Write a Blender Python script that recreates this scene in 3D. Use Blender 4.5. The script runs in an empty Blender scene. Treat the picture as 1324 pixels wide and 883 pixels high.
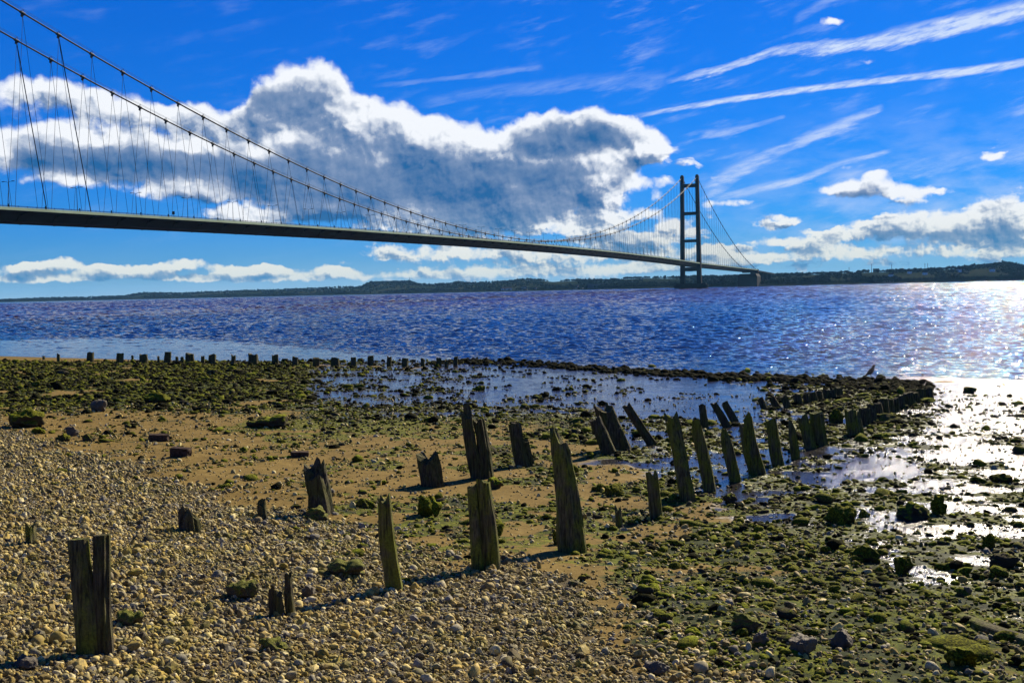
import bpy, bmesh, math, random
import numpy as np
from mathutils import Vector, Matrix

random.seed(7); rng = np.random.default_rng(7)
R = math.radians
SC = bpy.context.scene
COL = SC.collection

# ------------------------------------------------------------------ camera
F_PX, ROLL, PITCH, EYE = 1402.46, 0.0223, math.atan2(66.93, 1402.46), 5.0
W_PX, H_PX = 1324.0, 883.0
FWD = np.array([0, math.cos(PITCH), -math.sin(PITCH)])
UP0 = np.array([0, math.sin(PITCH), math.cos(PITCH)])
RT0 = np.array([1.0, 0, 0])
RT = math.cos(ROLL)*RT0 - math.sin(ROLL)*UP0
UP = math.sin(ROLL)*RT0 + math.cos(ROLL)*UP0
cd = bpy.data.cameras.new('camera'); cam = bpy.data.objects.new('camera', cd); COL.objects.link(cam)
cam.matrix_world = Matrix(((RT[0], UP[0], -FWD[0], 0), (RT[1], UP[1], -FWD[1], 0), (RT[2], UP[2], -FWD[2], EYE), (0, 0, 0, 1)))
cd.sensor_width = 36; cd.lens = 36*F_PX/W_PX; cd.clip_start = 0.1; cd.clip_end = 40000
SC.camera = cam

def ray(px, py):
    return FWD*F_PX + RT*(px - W_PX/2) - UP*(py - H_PX/2)
def azel(px, py):
    d = ray(px, py)
    return math.atan2(d[0], d[1]), math.atan2(d[2], math.hypot(d[0], d[1]))
def to_px(x, y, z):
    zz = z - EYE
    a = x*RT[0] + y*RT[1] + zz*RT[2]; b = x*UP[0] + y*UP[1] + zz*UP[2]; c = x*FWD[0] + y*FWD[1] + zz*FWD[2]
    c = np.maximum(c, 0.05)
    return W_PX/2 + F_PX*a/c, H_PX/2 - F_PX*b/c

# ------------------------------------------------------------------ world, sun, exposure
SUN_AZ, SUN_EL = R(33), R(32)
SC.view_settings.view_transform = 'Standard'
SC.view_settings.look = 'None'
SC.view_settings.exposure = 1.05
SC.view_settings.gamma = 1.0
SC.view_settings.use_curve_mapping = False
sl = bpy.data.lights.new('sun', 'SUN'); sl.energy = 5.0; sl.angle = R(0.5); sl.color = (1, 0.88, 0.68)
sun = bpy.data.objects.new('sun', sl); COL.objects.link(sun)
SUN_DIR = Vector((math.sin(SUN_AZ)*math.cos(SUN_EL), math.cos(SUN_AZ)*math.cos(SUN_EL), math.sin(SUN_EL)))
sun.rotation_euler = SUN_DIR.to_track_quat('Z', 'Y').to_euler()

class S:
    """a socket with arithmetic: builds Math nodes"""
    def __init__(s, nt, sock): s.nt, s.k = nt, sock
    def _m(s, op, *a, clamp=False):
        n = s.nt.nodes.new('ShaderNodeMath'); n.operation = op; n.use_clamp = clamp
        for i, v in enumerate((s,) + a):
            if isinstance(v, S): s.nt.links.new(v.k, n.inputs[i])
            else: n.inputs[i].default_value = v
        return S(s.nt, n.outputs[0])
    def __add__(s, o): return s._m('ADD', o)
    __radd__ = __add__
    def __sub__(s, o): return s._m('SUBTRACT', o)
    def __rsub__(s, o): return (s*-1.0) + o
    def __mul__(s, o): return s._m('MULTIPLY', o)
    __rmul__ = __mul__
    def __truediv__(s, o): return s._m('DIVIDE', o)
    def __pow__(s, o): return s._m('POWER', o)
    def max(s, o): return s._m('MAXIMUM', o)
    def min(s, o): return s._m('MINIMUM', o)
    def abs(s): return s._m('ABSOLUTE')
    def clamp(s): return s._m('ADD', 0.0, clamp=True)
    def atan2(s, o): return s._m('ARCTAN2', o)
    def step(s, a, b, lo=0.0, hi=1.0):
        n = s.nt.nodes.new('ShaderNodeMapRange'); n.interpolation_type = 'SMOOTHSTEP'
        s.nt.links.new(s.k, n.inputs[0])
        for i, v in enumerate((a, b, lo, hi)):
            if isinstance(v, S): s.nt.links.new(v.k, n.inputs[i+1])
            else: n.inputs[i+1].default_value = v
        return S(s.nt, n.outputs[0])
def xyz(nt, x, y, z=0.0):
    n = nt.nodes.new('ShaderNodeCombineXYZ')
    for i, v in enumerate((x, y, z)):
        if isinstance(v, S): nt.links.new(v.k, n.inputs[i])
        else: n.inputs[i].default_value = v
    return S(nt, n.outputs[0])
def sep(nt, v):
    n = nt.nodes.new('ShaderNodeSeparateXYZ'); nt.links.new(v.k, n.inputs[0])
    return [S(nt, n.outputs[i]) for i in range(3)]
def noise(nt, vec, scale, detail=4.0, rough=0.55, dist=0.0, dim='3D', colour=False):
    n = nt.nodes.new('ShaderNodeTexNoise'); n.noise_dimensions = dim
    if vec is not None: nt.links.new(vec.k, n.inputs['Vector'])
    n.inputs['Scale'].default_value = scale; n.inputs['Detail'].default_value = detail
    n.inputs['Roughness'].default_value = rough; n.inputs['Distortion'].default_value = dist
    return S(nt, n.outputs[1 if colour else 0])
def voro(nt, vec, scale, feature='F1', out=0, rnd=1.0, dim='3D'):
    n = nt.nodes.new('ShaderNodeTexVoronoi'); n.feature = feature; n.voronoi_dimensions = dim
    if vec is not None: nt.links.new(vec.k, n.inputs['Vector'])
    n.inputs['Scale'].default_value = scale; n.inputs['Randomness'].default_value = rnd
    return S(nt, n.outputs[out])
def mixc(nt, f, a, b, mode='MIX'):
    n = nt.nodes.new('ShaderNodeMix'); n.data_type = 'RGBA'; n.blend_type = mode
    for i, v in ((0, f), (6, a), (7, b)):
        if isinstance(v, S): nt.links.new(v.k, n.inputs[i])
        elif i == 0: n.inputs[0].default_value = v
        else: n.inputs[i].default_value = (*v, 1.0)
    return S(nt, n.outputs[2])
def vadd(nt, a, b, op='ADD'):
    n = nt.nodes.new('ShaderNodeVectorMath'); n.operation = op
    for i, v in enumerate((a, b)):
        if isinstance(v, S): nt.links.new(v.k, n.inputs[i])
        else: n.inputs[i].default_value = v
    return S(nt, n.outputs['Value'] if op in ('LENGTH', 'DOT_PRODUCT', 'DISTANCE') else n.outputs[0])

def build_world():
    w = bpy.data.worlds.new('World'); SC.world = w; w.use_nodes = True
    nt = w.node_tree; nt.nodes.clear()
    out = nt.nodes.new('ShaderNodeOutputWorld')
    tc = nt.nodes.new('ShaderNodeTexCoord')
    d = S(nt, tc.outputs['Generated'])
    x, y, z = sep(nt, d)
    K = F_PX
    az = x.atan2(y)*K
    el = z._m('ARCSINE')*K                      # both in hundredths-of-a-radian-like units (1 = 1/1402 rad)
    P0 = xyz(nt, az, el)
    def W(px, py):
        a, e = azel(px, py); return a*K, e*K

    # shared warp: billows shift the outlines
    wn = noise(nt, P0, 1/62.0, 5.0, 0.52, colour=True)
    n = nt.nodes.new('ShaderNodeVectorMath'); n.operation = 'MULTIPLY_ADD'
    nt.links.new(wn.k, n.inputs[0]); n.inputs[1].default_value = (46, 40, 0); n.inputs[2].default_value = (-23, -20, 0)
    warp = S(nt, n.outputs[0])
    wn2 = noise(nt, P0, 1/17.0, 4.0, 0.52, colour=True)
    n = nt.nodes.new('ShaderNodeVectorMath'); n.operation = 'MULTIPLY_ADD'
    nt.links.new(wn2.k, n.inputs[0]); n.inputs[1].default_value = (15, 12, 0); n.inputs[2].default_value = (-7.5, -6, 0)
    warp2 = S(nt, n.outputs[0])
    near = el.step(60, 190)                     # heaps shrink towards the horizon
    mv = nt.nodes.new('ShaderNodeMix'); mv.data_type = 'VECTOR'
    nt.links.new(near.k, mv.inputs[0]); nt.links.new(warp2.k, mv.inputs[4]); nt.links.new(vadd(nt, warp, vadd(nt, warp2, (.5, .5, 0), 'MULTIPLY')).k, mv.inputs[5])
    PW = vadd(nt, P0, S(nt, mv.outputs[1]))

    # ---- cumulus: blobs (x, y, rx, ry, weight), measured across the sky
    def field(name, blobs):
        g = bpy.data.node_groups.new(name, 'ShaderNodeTree')
        g.interface.new_socket('P', in_out='INPUT', socket_type='NodeSocketVector')
        g.interface.new_socket('F', in_out='OUTPUT', socket_type='NodeSocketFloat')
        gi = g.nodes.new('NodeGroupInput'); go = g.nodes.new('NodeGroupOutput')
        P = S(g, gi.outputs[0]); acc = None
        for (bx, by, rx, ry, wt) in blobs:
            a, e = W(bx, by)
            m = g.nodes.new('ShaderNodeVectorMath'); m.operation = 'MULTIPLY_ADD'
            g.links.new(P.k, m.inputs[0]); m.inputs[1].default_value = (1/rx, 1/ry, 0); m.inputs[2].default_value = (-a/rx, -e/ry, 0)
            L = vadd(g, S(g, m.outputs[0]), (0, 0, 0), 'LENGTH')
            v = L.step(0.0, 1.35, wt, 0.0)
            acc = v if acc is None else acc + v
        g.links.new(acc.k, go.inputs[0])
        return g
    def use(g, P):
        n = nt.nodes.new('ShaderNodeGroup'); n.node_tree = g; nt.links.new(P.k, n.inputs[0])
        return S(nt, n.outputs[0])
    cum = [
        # big bank, right half
        (840, 185, 34, 22, 1), (800, 172, 48, 34, 1), (745, 168, 62, 36, 1.1), (695, 178, 45, 32, 1), (650, 190, 40, 28, 1),
        (600, 185, 50, 36, 1), (545, 172, 50, 38, 1), (490, 165, 52, 42, 1), (440, 140, 44, 46, 1), (402, 112, 40, 40, 1.1),
        (362, 122, 42, 36, 1), (335, 140, 30, 24, .8), (400, 185, 70, 50, 1), (480, 225, 90, 50, 1), (580, 235, 100, 52, 1), (670, 240, 90, 50, 1),
        (745, 225, 60, 45, .9), (785, 250, 36, 44, .9), (420, 245, 90, 32, .8), (560, 282, 110, 22, .7), (680, 285, 100, 24, .7), (775, 295, 50, 22, .7),
        (830, 240, 26, 12, .6), (850, 255, 22, 14, .5),
        (812, 205, 52, 20, .9), (842, 200, 30, 16, .6), (800, 228, 34, 16, .6),
        # long left bank and its lower deck
        (40, 118, 70, 22, 0.55), (120, 128, 70, 20, 0.52), (195, 148, 70, 20, 0.55), (265, 152, 60, 24, 0.59), (320, 165, 50, 26, 0.59),
        (30, 190, 70, 28, 0.67), (110, 192, 70, 32, 0.74), (190, 205, 70, 34, 0.74), (270, 210, 70, 34, 0.74), (335, 220, 60, 36, 0.67),
        (90, 232, 60, 12, 0.44), (225, 248, 70, 14, 0.55), (275, 252, 40, 12, 0.44), (165, 222, 30, 10, 0.37),
        (60, 150, 110, 60, .28), (200, 180, 130, 60, .3), (300, 230, 130, 50, .35), (60, 215, 110, 40, .35), (380, 275, 160, 30, .3), (560, 300, 180, 22, .35),
        (838, 278, 36, 12, .7), (862, 236, 18, 9, .6), (872, 290, 26, 9, .6), (830, 308, 50, 9, .7), (905, 300, 30, 8, .55), (690, 262, 60, 14, .4), (925, 322, 40, 8, .7), (960, 338, 60, 8, .7), (850, 345, 90, 8, .6),
        # puffs under the deck side
        (300, 278, 34, 12, .8), (345, 282, 40, 12, .7), (405, 272, 40, 16, .95), (450, 268, 34, 14, .8),
        # creamy band over the far shore
        (505, 322, 30, 9, 0.41), (560, 330, 60, 15, 0.55), (640, 325, 70, 18, 0.59), (720, 335, 80, 20, 0.63), (800, 320, 60, 22, 0.63), (850, 330, 50, 20, 0.59),
        (600, 352, 120, 12, 0.59), (740, 355, 140, 12, 0.59), (860, 300, 40, 16, 0.44), (470, 358, 80, 9, 0.44),
        # low heaps on the left horizon
        (80, 340, 24, 9, 0.82), (52, 346, 26, 9, 0.68), (115, 350, 40, 9, 0.68), (20, 352, 34, 9, 0.57), (175, 352, 40, 8, 0.57), (240, 342, 30, 10, 0.87), (290, 348, 26, 9, 0.72),
        (365, 350, 34, 7, 0.72), (420, 349, 26, 7, 0.68), (210, 358, 120, 7, 0.53),
        (30, 344, 20, 7, 1.04), (140, 346, 26, 7, 1.04), (200, 349, 30, 8, 1.04), (320, 349, 30, 7, 1.04), (345, 346, 20, 6, 0.91), (445, 350, 24, 6, 0.91), (60, 360, 90, 7, 0.78), (330, 360, 130, 7, 0.78),
        # right side heaps
        (1085, 245, 36, 14, 0.70), (1130, 242, 42, 18, 0.74), (1180, 250, 36, 14, 0.67), (1285, 203, 22, 9, 0.67), (1130, 226, 18, 7, 0.44), (1095, 213, 22, 7, 0.41),
        (1020, 284, 22, 8, 0.59), (995, 280, 16, 8, 0.48), (1230, 246, 20, 7, 0.37),
        (960, 262, 26, 8, 0.52), (925, 262, 26, 10, 0.44), (920, 225, 16, 7, 0.37),
        (1000, 312, 40, 9, 0.59), (1060, 312, 44, 13, 0.67), (1120, 300, 40, 18, 0.67), (1165, 290, 44, 17, 0.67), (1215, 298, 54, 24, 0.74), (1270, 290, 56, 30, 0.74), (1330, 290, 60, 34, 0.74),
        (1030, 330, 90, 10, 0.63), (1150, 326, 90, 12, 0.59), (1290, 328, 90, 12, 0.63), (930, 335, 60, 14, 0.59),
        (1075, 25, 30, 8, 0.55), (1215, 25, 32, 7, 0.55), (1126, 78, 20, 7, 0.33), (1040, 160, 18, 4, 0.26),
    ]
    G = field('cumulus_field', cum)
    dk = field('cloud_core', [
        (345, 122, 34, 20, 1), (400, 130, 26, 16, .5), (735, 178, 52, 18, 1), (770, 172, 30, 13, .5), (690, 185, 24, 14, .4), (560, 218, 50, 24, .6), (480, 232, 70, 34, .9), (600, 250, 100, 34, 1.1),
        (690, 235, 60, 26, .9), (420, 262, 80, 16, .8), (660, 280, 100, 14, .7), (745, 262, 44, 14, .8), (700, 225, 50, 12, .5),
        (190, 212, 80, 20, 1.0), (60, 212, 60, 16, .9), (290, 215, 70, 18, 1), (380, 215, 60, 30, .8), (110, 220, 40, 10, .5), (320, 245, 40, 18, .8),
        (1125, 250, 26, 7, .9), (1095, 252, 20, 6, .7), (1150, 240, 16, 7, .5), (992, 282, 14, 6, 1), (1018, 278, 12, 5, .8), (1145, 305, 28, 7, .9), (1215, 306, 36, 7, .8), (1300, 300, 34, 6, .6), (1070, 312, 24, 6, .6),
        (570, 318, 36, 7, .7), (640, 318, 40, 6, .6), (720, 312, 60, 8, .8), (620, 338, 50, 6, .5), (810, 305, 40, 7, .6), (760, 325, 40, 5, .6),
        (90, 352, 60, 7, .7), (240, 355, 60, 6, .7), (20, 356, 50, 6, .7), (380, 356, 60, 5, .5)])
    lt = field('cloud_bright', [
        (800, 205, 60, 14, .9), (840, 190, 30, 14, .5), (775, 235, 22, 22, .9), (790, 270, 20, 26, .9), (735, 245, 22, 9, .7), (665, 243, 18, 10, .9), (700, 240, 14, 6, .5), (600, 180, 50, 14, .5),
        (490, 205, 14, 12, .7), (595, 200, 24, 12, .6), (640, 205, 26, 8, .7), (540, 165, 40, 20, .5), (760, 300, 40, 8, .7), (700, 296, 40, 6, .5), (440, 165, 40, 30, .5), (500, 150, 40, 20, .5), (70, 170, 14, 10, .6), (430, 200, 20, 10, .5), (370, 175, 26, 12, .5), (545, 215, 18, 9, .5), (470, 250, 26, 8, .4), (700, 205, 26, 9, .5), (330, 195, 30, 9, .5), (250, 190, 40, 9, .6), (120, 175, 50, 9, .6)])

    def nz(off):
        a = noise(nt, vadd(nt, P0, off), 1/34.0, 6.0, 0.54); b = noise(nt, vadd(nt, P0, tuple(o*0.5 for o in off)), 1/13.0, 5.0, 0.54)
        return b + (a - b)*near
    fine = nz((0, 0, 0))
    puff = (noise(nt, PW, 1/30.0, 3.0, 0.5) - 0.5).abs()*2.0
    big = noise(nt, P0, 1/120.0, 3.0, 0.5)
    # the sky beyond the view carries the same broken cumulus
    far_az = az.abs().step(690, 900)
    band = el.step(25, 70)*el.step(420, 250)
    gen = (noise(nt, vadd(nt, P0, (1, 2.2, 1), 'MULTIPLY'), 1/330.0, 5.0, 0.55).step(0.5, 0.72)*1.3)*far_az*band
    det = (fine - 0.5)*0.75 + (puff - 0.3)*0.4 + (big - 0.5)*0.25
    PL = vadd(nt, PW, (1, 2.6, 1), 'MULTIPLY')
    lowc = noise(nt, PL, 1/70.0, 5.0, 0.55).step(0.47, 0.70)*0.85*el.step(4, 22)*el.step(115, 60)*az.step(-330, -60)
    midc = noise(nt, vadd(nt, PL, (310, 90, 0)), 1/95.0, 5.0, 0.55).step(0.55, 0.72)*0.55*el.step(60, 110)*el.step(215, 150)*az.step(60, 200)
    gen = gen + lowc + midc
    f1 = use(G, PW) + gen
    PS = vadd(nt, PW, (7.0, 11.0, 0))
    f2 = use(G, PS) + gen
    fine2 = nz((4.0, 5.0, 0))
    puff2 = (noise(nt, vadd(nt, PW, (4.0, 5.0, 0)), 1/30.0, 3.0, 0.5) - 0.5).abs()*2.0
    dens = f1 + det*f1.step(0.0, 0.35)
    alpha = dens.step(0.22, 0.60)
    edge = dens.step(0.30, 1.35)                             # how deep inside the heap
    mid1 = noise(nt, PW, 1/75.0, 2.0, 0.4); mid2 = noise(nt, vadd(nt, PW, (9.0, 13.0, 0)), 1/75.0, 2.0, 0.4)
    relief = (f1 - f2)*1.1 + (fine - fine2)*1.7 + (puff - puff2)*0.8 + (mid1 - mid2)*2.3
    dark = use(dk, PW); bright = use(lt, PW)
    depth = (edge*0.75 + dark*0.72 - bright*0.7).max(0.0)
    lit = ((depth*-1.25)._m('EXPONENT')*(0.92 + relief*0.85 + (fine - 0.5)*0.55) + relief*0.16 + (big - 0.5)*0.35 + (fine - 0.5)*0.22 + (puff - 0.3)*0.16 + 0.02).clamp()
    low = el.step(0, 120, 1.0, 0.0)                         # creamy towards the horizon
    c_white = mixc(nt, low, (0.92, 0.95, 1.0), (0.80, 0.82, 0.72))
    c_dark = mixc(nt, low, (0.016, 0.125, 0.345), (0.07, 0.25, 0.47))
    n = nt.nodes.new('ShaderNodeValToRGB'); e = n.color_ramp.elements
    e[0].position = 0.0; e[0].color = (0, 0, 0, 1); e[1].position = 0.85; e[1].color = (1, 1, 1, 1)
    m = e.new(0.42); m.color = (0.22, 0.22, 0.22, 1)
    nt.links.new(lit.k, n.inputs[0])
    cl_col = mixc(nt, S(nt, n.outputs[0]), c_dark, c_white)

    # ---- contrails and cirrus streaks: polylines with soft width
    def streak(pts, w0, w1, gain, rag):
        """distance to a polyline given over azimuth, as a float curve"""
        q = sorted(W(px, py) for px, py in pts)
        a0, a1 = q[0][0], q[-1][0]; e0 = min(p[1] for p in q) - 5; e1 = max(p[1] for p in q) + 5
        c = nt.nodes.new('ShaderNodeFloatCurve'); cv = c.mapping.curves[0]
        while len(cv.points) < len(q): cv.points.new(0.5, 0.5)
        for p, (a, ee) in zip(cv.points, q):
            p.location = ((a - a0)/(a1 - a0), (ee - e0)/(e1 - e0))
        c.mapping.update()
        t = (az - a0)/(a1 - a0)
        nt.links.new(t.k, c.inputs['Value'])
        mid = S(nt, c.outputs[0])*(e1 - e0) + e0
        wid = t.clamp()*(w1 - w0) + w0
        dd = (el - mid + (wispy - 0.5)*rag).abs()/wid
        return dd.step(0.25, 1.0, 1.0, 0.0)*t.step(-0.02, 0.12)*t.step(1.02, 0.97)*gain
    PT = vadd(nt, xyz(nt, az*0.8 - el*0.0, el*1.0 - az*0.22), (1, 3.4, 1), 'MULTIPLY')
    wispy = noise(nt, PT, 1/60.0, 7.0, 0.62)
    st = [streak([(860, 106), (930, 92), (1020, 66), (1110, 58), (1180, 44), (1330, 12), (1420, -6)], 5, 17, .95, 26),
          streak([(815, 151), (900, 137), (960, 127), (1090, 110), (1200, 98), (1330, 81), (1430, 64)], 4.0, 7.0, .95, 8),
          streak([(905, 252), (960, 218), (1010, 195), (1070, 168), (1140, 142)], 17, 7, .5, 26),
          streak([(915, 262), (985, 244), (1040, 230), (1090, 212), (1150, 196)], 10, 4, .48, 12),
          streak([(480, 113), (560, 104), (640, 94), (700, 86)], 4, 5, .16, 10),
          streak([(1060, 238), (1140, 222), (1230, 210), (1340, 196)], 12, 16, .22, 30),
          streak([(905, 175), (960, 166), (1015, 152)], 8, 4, .3, 18),
          streak([(540, 135), (650, 118), (760, 108), (860, 104)], 9, 14, .14, 24),
          streak([(1025, 30), (1060, 8), (1100, -20)], 9, 12, .2, 20)]
    sa = st[0]
    for q in st[1:]: sa = sa.max(q)
    fib = noise(nt, vadd(nt, xyz(nt, az, el - az*0.2), (1, 5.0, 1), 'MULTIPLY'), 1/26.0, 6.0, 0.65)
    sa = (sa*(wispy.step(0.25, 0.62, 0.3, 1.1))*fib.step(.28, .62, .35, 1.15)).clamp()
    cir = wispy.step(0.48, 0.80)*big.step(0.38, 0.62)*az.step(-300, 250, 0.14, 0.42)*el.step(20, 90)
    veil = az.step(100, 560)*el.step(10, 60)*el.step(250, 40)*0.5*noise(nt, vadd(nt, P0, (1, 2.5, 1), 'MULTIPLY'), 1/90.0, 6.0, 0.6).step(0.36, 0.68)

    # ---- clear sky
    sky = nt.nodes.new('ShaderNodeTexSky'); sky.sky_type = 'NISHITA'; sky.sun_disc = False
    sky.sun_elevation = SUN_EL; sky.sun_rotation = SUN_AZ
    sky.air_density = 1.0; sky.dust_density = 0.15; sky.ozone_density = 4.0
    hs = nt.nodes.new('ShaderNodeHueSaturation'); hs.inputs['Saturation'].default_value = 1.45; hs.inputs['Value'].default_value = 1.15
    nt.links.new(sky.outputs[0], hs.inputs['Color'])
    gm = nt.nodes.new('ShaderNodeGamma'); gm.inputs[1].default_value = 0.7
    nt.links.new(mixc(nt, 1.0, S(nt, hs.outputs[0]), (0.62, 0.98, 1.22), 'MULTIPLY').k, gm.inputs[0])
    skc = mixc(nt, 1.0, S(nt, gm.outputs[0]), (0.085, 0.64, 1.45), 'MULTIPLY')
    bg = nt.nodes.new('ShaderNodeBackground'); bg.inputs[1].default_value = 0.05
    nt.links.new(skc.k, bg.inputs[0])
    bs = nt.nodes.new('ShaderNodeBackground'); bs.inputs[0].default_value = (0.62, 0.74, 0.98, 1); bs.inputs[1].default_value = 0.485
    bc = nt.nodes.new('ShaderNodeBackground'); bc.inputs[1].default_value = 0.485
    nt.links.new(cl_col.k, bc.inputs[0])
    # pale air low over the estuary
    hz = (el.max(0.0)*(-1/34.0))._m('EXPONENT')*(noise(nt, vadd(nt, P0, (1, 4, 1), 'MULTIPLY'), 1/160.0, 4.0, 0.5)*0.6 + 0.55)*az.abs().step(900, 60, .75, 1.1)
    bh = nt.nodes.new('ShaderNodeBackground'); bh.inputs[0].default_value = (0.40, 0.58, 0.70, 1); bh.inputs[1].default_value = 0.485
    m0 = nt.nodes.new('ShaderNodeMixShader'); nt.links.new((hz*1.0).clamp().k, m0.inputs[0]); nt.links.new(bg.outputs[0], m0.inputs[1]); nt.links.new(bh.outputs[0], m0.inputs[2]); bg = m0
    m1 = nt.nodes.new('ShaderNodeMixShader'); m2 = nt.nodes.new('ShaderNodeMixShader')
    nt.links.new((sa + cir + veil).clamp().k, m1.inputs[0]); nt.links.new(bg.outputs[0], m1.inputs[1]); nt.links.new(bs.outputs[0], m1.inputs[2])
    nt.links.new((alpha*el.step(-2, 14, 0.4, 1.0)).clamp().k, m2.inputs[0]); nt.links.new(m1.outputs[0], m2.inputs[1]); nt.links.new(bc.outputs[0], m2.inputs[2])
    nt.links.new(m2.outputs[0], out.inputs[0])
    w.cycles.sampling_method = 'MANUAL'; w.cycles.sample_map_resolution = 512
build_world()

# ------------------------------------------------------------------ helpers
def mesh_np(name, verts, faces, mat=None, smooth=False, attrs=None):
    """verts (n,3), faces list or (m,k) array"""
    me = bpy.data.meshes.new(name)
    v = np.asarray(verts, np.float32)
    if isinstance(faces, np.ndarray):
        k = faces.shape[1]
        me.vertices.add(len(v)); me.vertices.foreach_set('co', v.ravel())
        me.loops.add(faces.size); me.loops.foreach_set('vertex_index', faces.astype(np.int32).ravel())
        me.polygons.add(len(faces)); me.polygons.foreach_set('loop_start', np.arange(0, faces.size, k, dtype=np.int32))
        me.polygons.foreach_set('loop_total', np.full(len(faces), k, np.int32))
        me.update(calc_edges=True); me.validate()
    else:
        me.from_pydata([tuple(p) for p in v.tolist()], [], faces); me.update()
    if smooth: me.polygons.foreach_set('use_smooth', np.ones(len(me.polygons), bool))
    if mat: me.materials.append(mat)
    for an, av in (attrs or {}).items():
        a = me.attributes.new(an, 'FLOAT', 'POINT'); a.data.foreach_set('value', np.asarray(av, np.float32))
    return me
def link(name, me, parent=None, loc=None, **props):
    o = bpy.data.objects.new(name, me); COL.objects.link(o)
    if parent is not None: o.parent = parent
    if loc is not None: o.location = loc
    for k, v in props.items(): o[k] = v
    return o
def thing(name, label, cat, loc=(0, 0, 0), group=None, rz=0.0):
    o = bpy.data.objects.new(name, None); COL.objects.link(o); o.empty_display_size = 0.2
    o.location = loc; o.rotation_euler = (0, 0, rz); o['label'] = label; o['category'] = cat
    if group: o['group'] = group
    return o
def tag(o, label, cat, group=None):
    o['label'] = label; o['category'] = cat
    if group: o['group'] = group
    return o

class MB:
    def __init__(s): s.v = []; s.f = []
    def add(s, vs, fs):
        b = len(s.v); s.v += [tuple(p) for p in vs]; s.f += [tuple(i + b for i in f) for f in fs]
    def box(s, c, d, M=None):
        x, y, z = (k/2 for k in d)
        vs = [Vector((a*x, b*y, e*z)) for e in (-1, 1) for b in (-1, 1) for a in (-1, 1)]
        if M is not None: vs = [M @ p for p in vs]
        c = Vector(c)
        s.add([p + c for p in vs], [(0, 2, 3, 1), (4, 5, 7, 6), (0, 1, 5, 4), (2, 6, 7, 3), (0, 4, 6, 2), (1, 3, 7, 5)])
    def tube(s, pts, rad, n=6, cap=True):
        pts = [Vector(p) for p in pts]; m = len(pts); rr = rad if hasattr(rad, '__len__') else [rad]*m
        vs = []
        for i, p in enumerate(pts):
            t = (pts[min(i+1, m-1)] - pts[max(i-1, 0)]).normalized()
            a = t.cross(Vector((0, 0, 1))) if abs(t.z) < .95 else t.cross(Vector((1, 0, 0)))
            a.normalize(); b = t.cross(a)
            for k in range(n):
                w = 2*math.pi*k/n; vs.append(p + (a*math.cos(w) + b*math.sin(w))*rr[i])
        fs = [(i*n+k, i*n+(k+1) % n, (i+1)*n+(k+1) % n, (i+1)*n+k) for i in range(m-1) for k in range(n)]
        if cap: fs += [tuple(range(n-1, -1, -1)), tuple((m-1)*n+k for k in range(n))]
        s.add(vs, fs)
    def loft(s, rings, cap=True):
        n = len(rings[0]); vs = [p for r in rings for p in r]; m = len(rings)
        fs = [(i*n+k, i*n+(k+1) % n, (i+1)*n+(k+1) % n, (i+1)*n+k) for i in range(m-1) for k in range(n)]
        if cap: fs += [tuple(range(n-1, -1, -1)), tuple((m-1)*n+k for k in range(n))]
        s.add(vs, fs)
    def mesh(s, name, mat, smooth=False):
        me = bpy.data.meshes.new(name); me.from_pydata(s.v, [], s.f); me.update()
        bm = bmesh.new(); bm.from_mesh(me); bmesh.ops.recalc_face_normals(bm, faces=bm.faces); bm.to_mesh(me); bm.free()
        if smooth: me.polygons.foreach_set('use_smooth', np.ones(len(me.polygons), bool))
        me.materials.append(mat); return me
    def build(s, name, mat, parent=None, loc=None, smooth=False, **props):
        return link(name, s.mesh(name, mat, smooth), parent, loc, **props)

# numpy value noise
_lat = np.random.default_rng(3).random((256, 256)).astype(np.float32)
def vn(x, y):
    xi = np.floor(x).astype(np.int64); yi = np.floor(y).astype(np.int64); fx = x - xi; fy = y - yi
    fx = fx*fx*fx*(fx*(fx*6-15)+10); fy = fy*fy*fy*(fy*(fy*6-15)+10)
    a = _lat[xi & 255, yi & 255]; b = _lat[(xi+1) & 255, yi & 255]; c = _lat[xi & 255, (yi+1) & 255]; d = _lat[(xi+1) & 255, (yi+1) & 255]
    return (a*(1-fx)+b*fx)*(1-fy) + (c*(1-fx)+d*fx)*fy
def fbm(x, y, oct=4, gain=0.5):
    s = 0; a = 1; t = 0
    for i in range(oct):
        s = s + a*vn(x*2**i + 17.3*i, y*2**i + 9.1*i); t += a; a *= gain
    return s/t
def sstep(x, a, b):
    t = np.clip((x - a)/(b - a), 0, 1); return t*t*(3-2*t)

# ------------------------------------------------------------------ materials
def new_mat(name):
    m = bpy.data.materials.new(name); m.use_nodes = True; nt = m.node_tree
    b = nt.nodes['Principled BSDF']
    return m, nt, b
def setin(nt, b, key, v):
    if isinstance(v, S): nt.links.new(v.k, b.inputs[key])
    elif isinstance(v, tuple): b.inputs[key].default_value = (*v, 1.0)
    else: b.inputs[key].default_value = v
def bump(nt, b, h, dist, strength=1.0):
    n = nt.nodes.new('ShaderNodeBump'); n.inputs['Strength'].default_value = strength; n.inputs['Distance'].default_value = dist
    nt.links.new(h.k, n.inputs['Height']); nt.links.new(n.outputs[0], b.inputs['Normal']); return n
def pos(nt):
    g = nt.nodes.new('ShaderNodeNewGeometry'); return S(nt, g.outputs['Position']), S(nt, g.outputs['Normal'])
def objco(nt):
    g = nt.nodes.new('ShaderNodeTexCoord'); return S(nt, g.outputs['Object'])
def attr(nt, name):
    a = nt.nodes.new('ShaderNodeAttribute'); a.attribute_name = name; return S(nt, a.outputs['Fac'])
def orand(nt):
    g = nt.nodes.new('ShaderNodeObjectInfo'); return S(nt, g.outputs['Random'])
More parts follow.
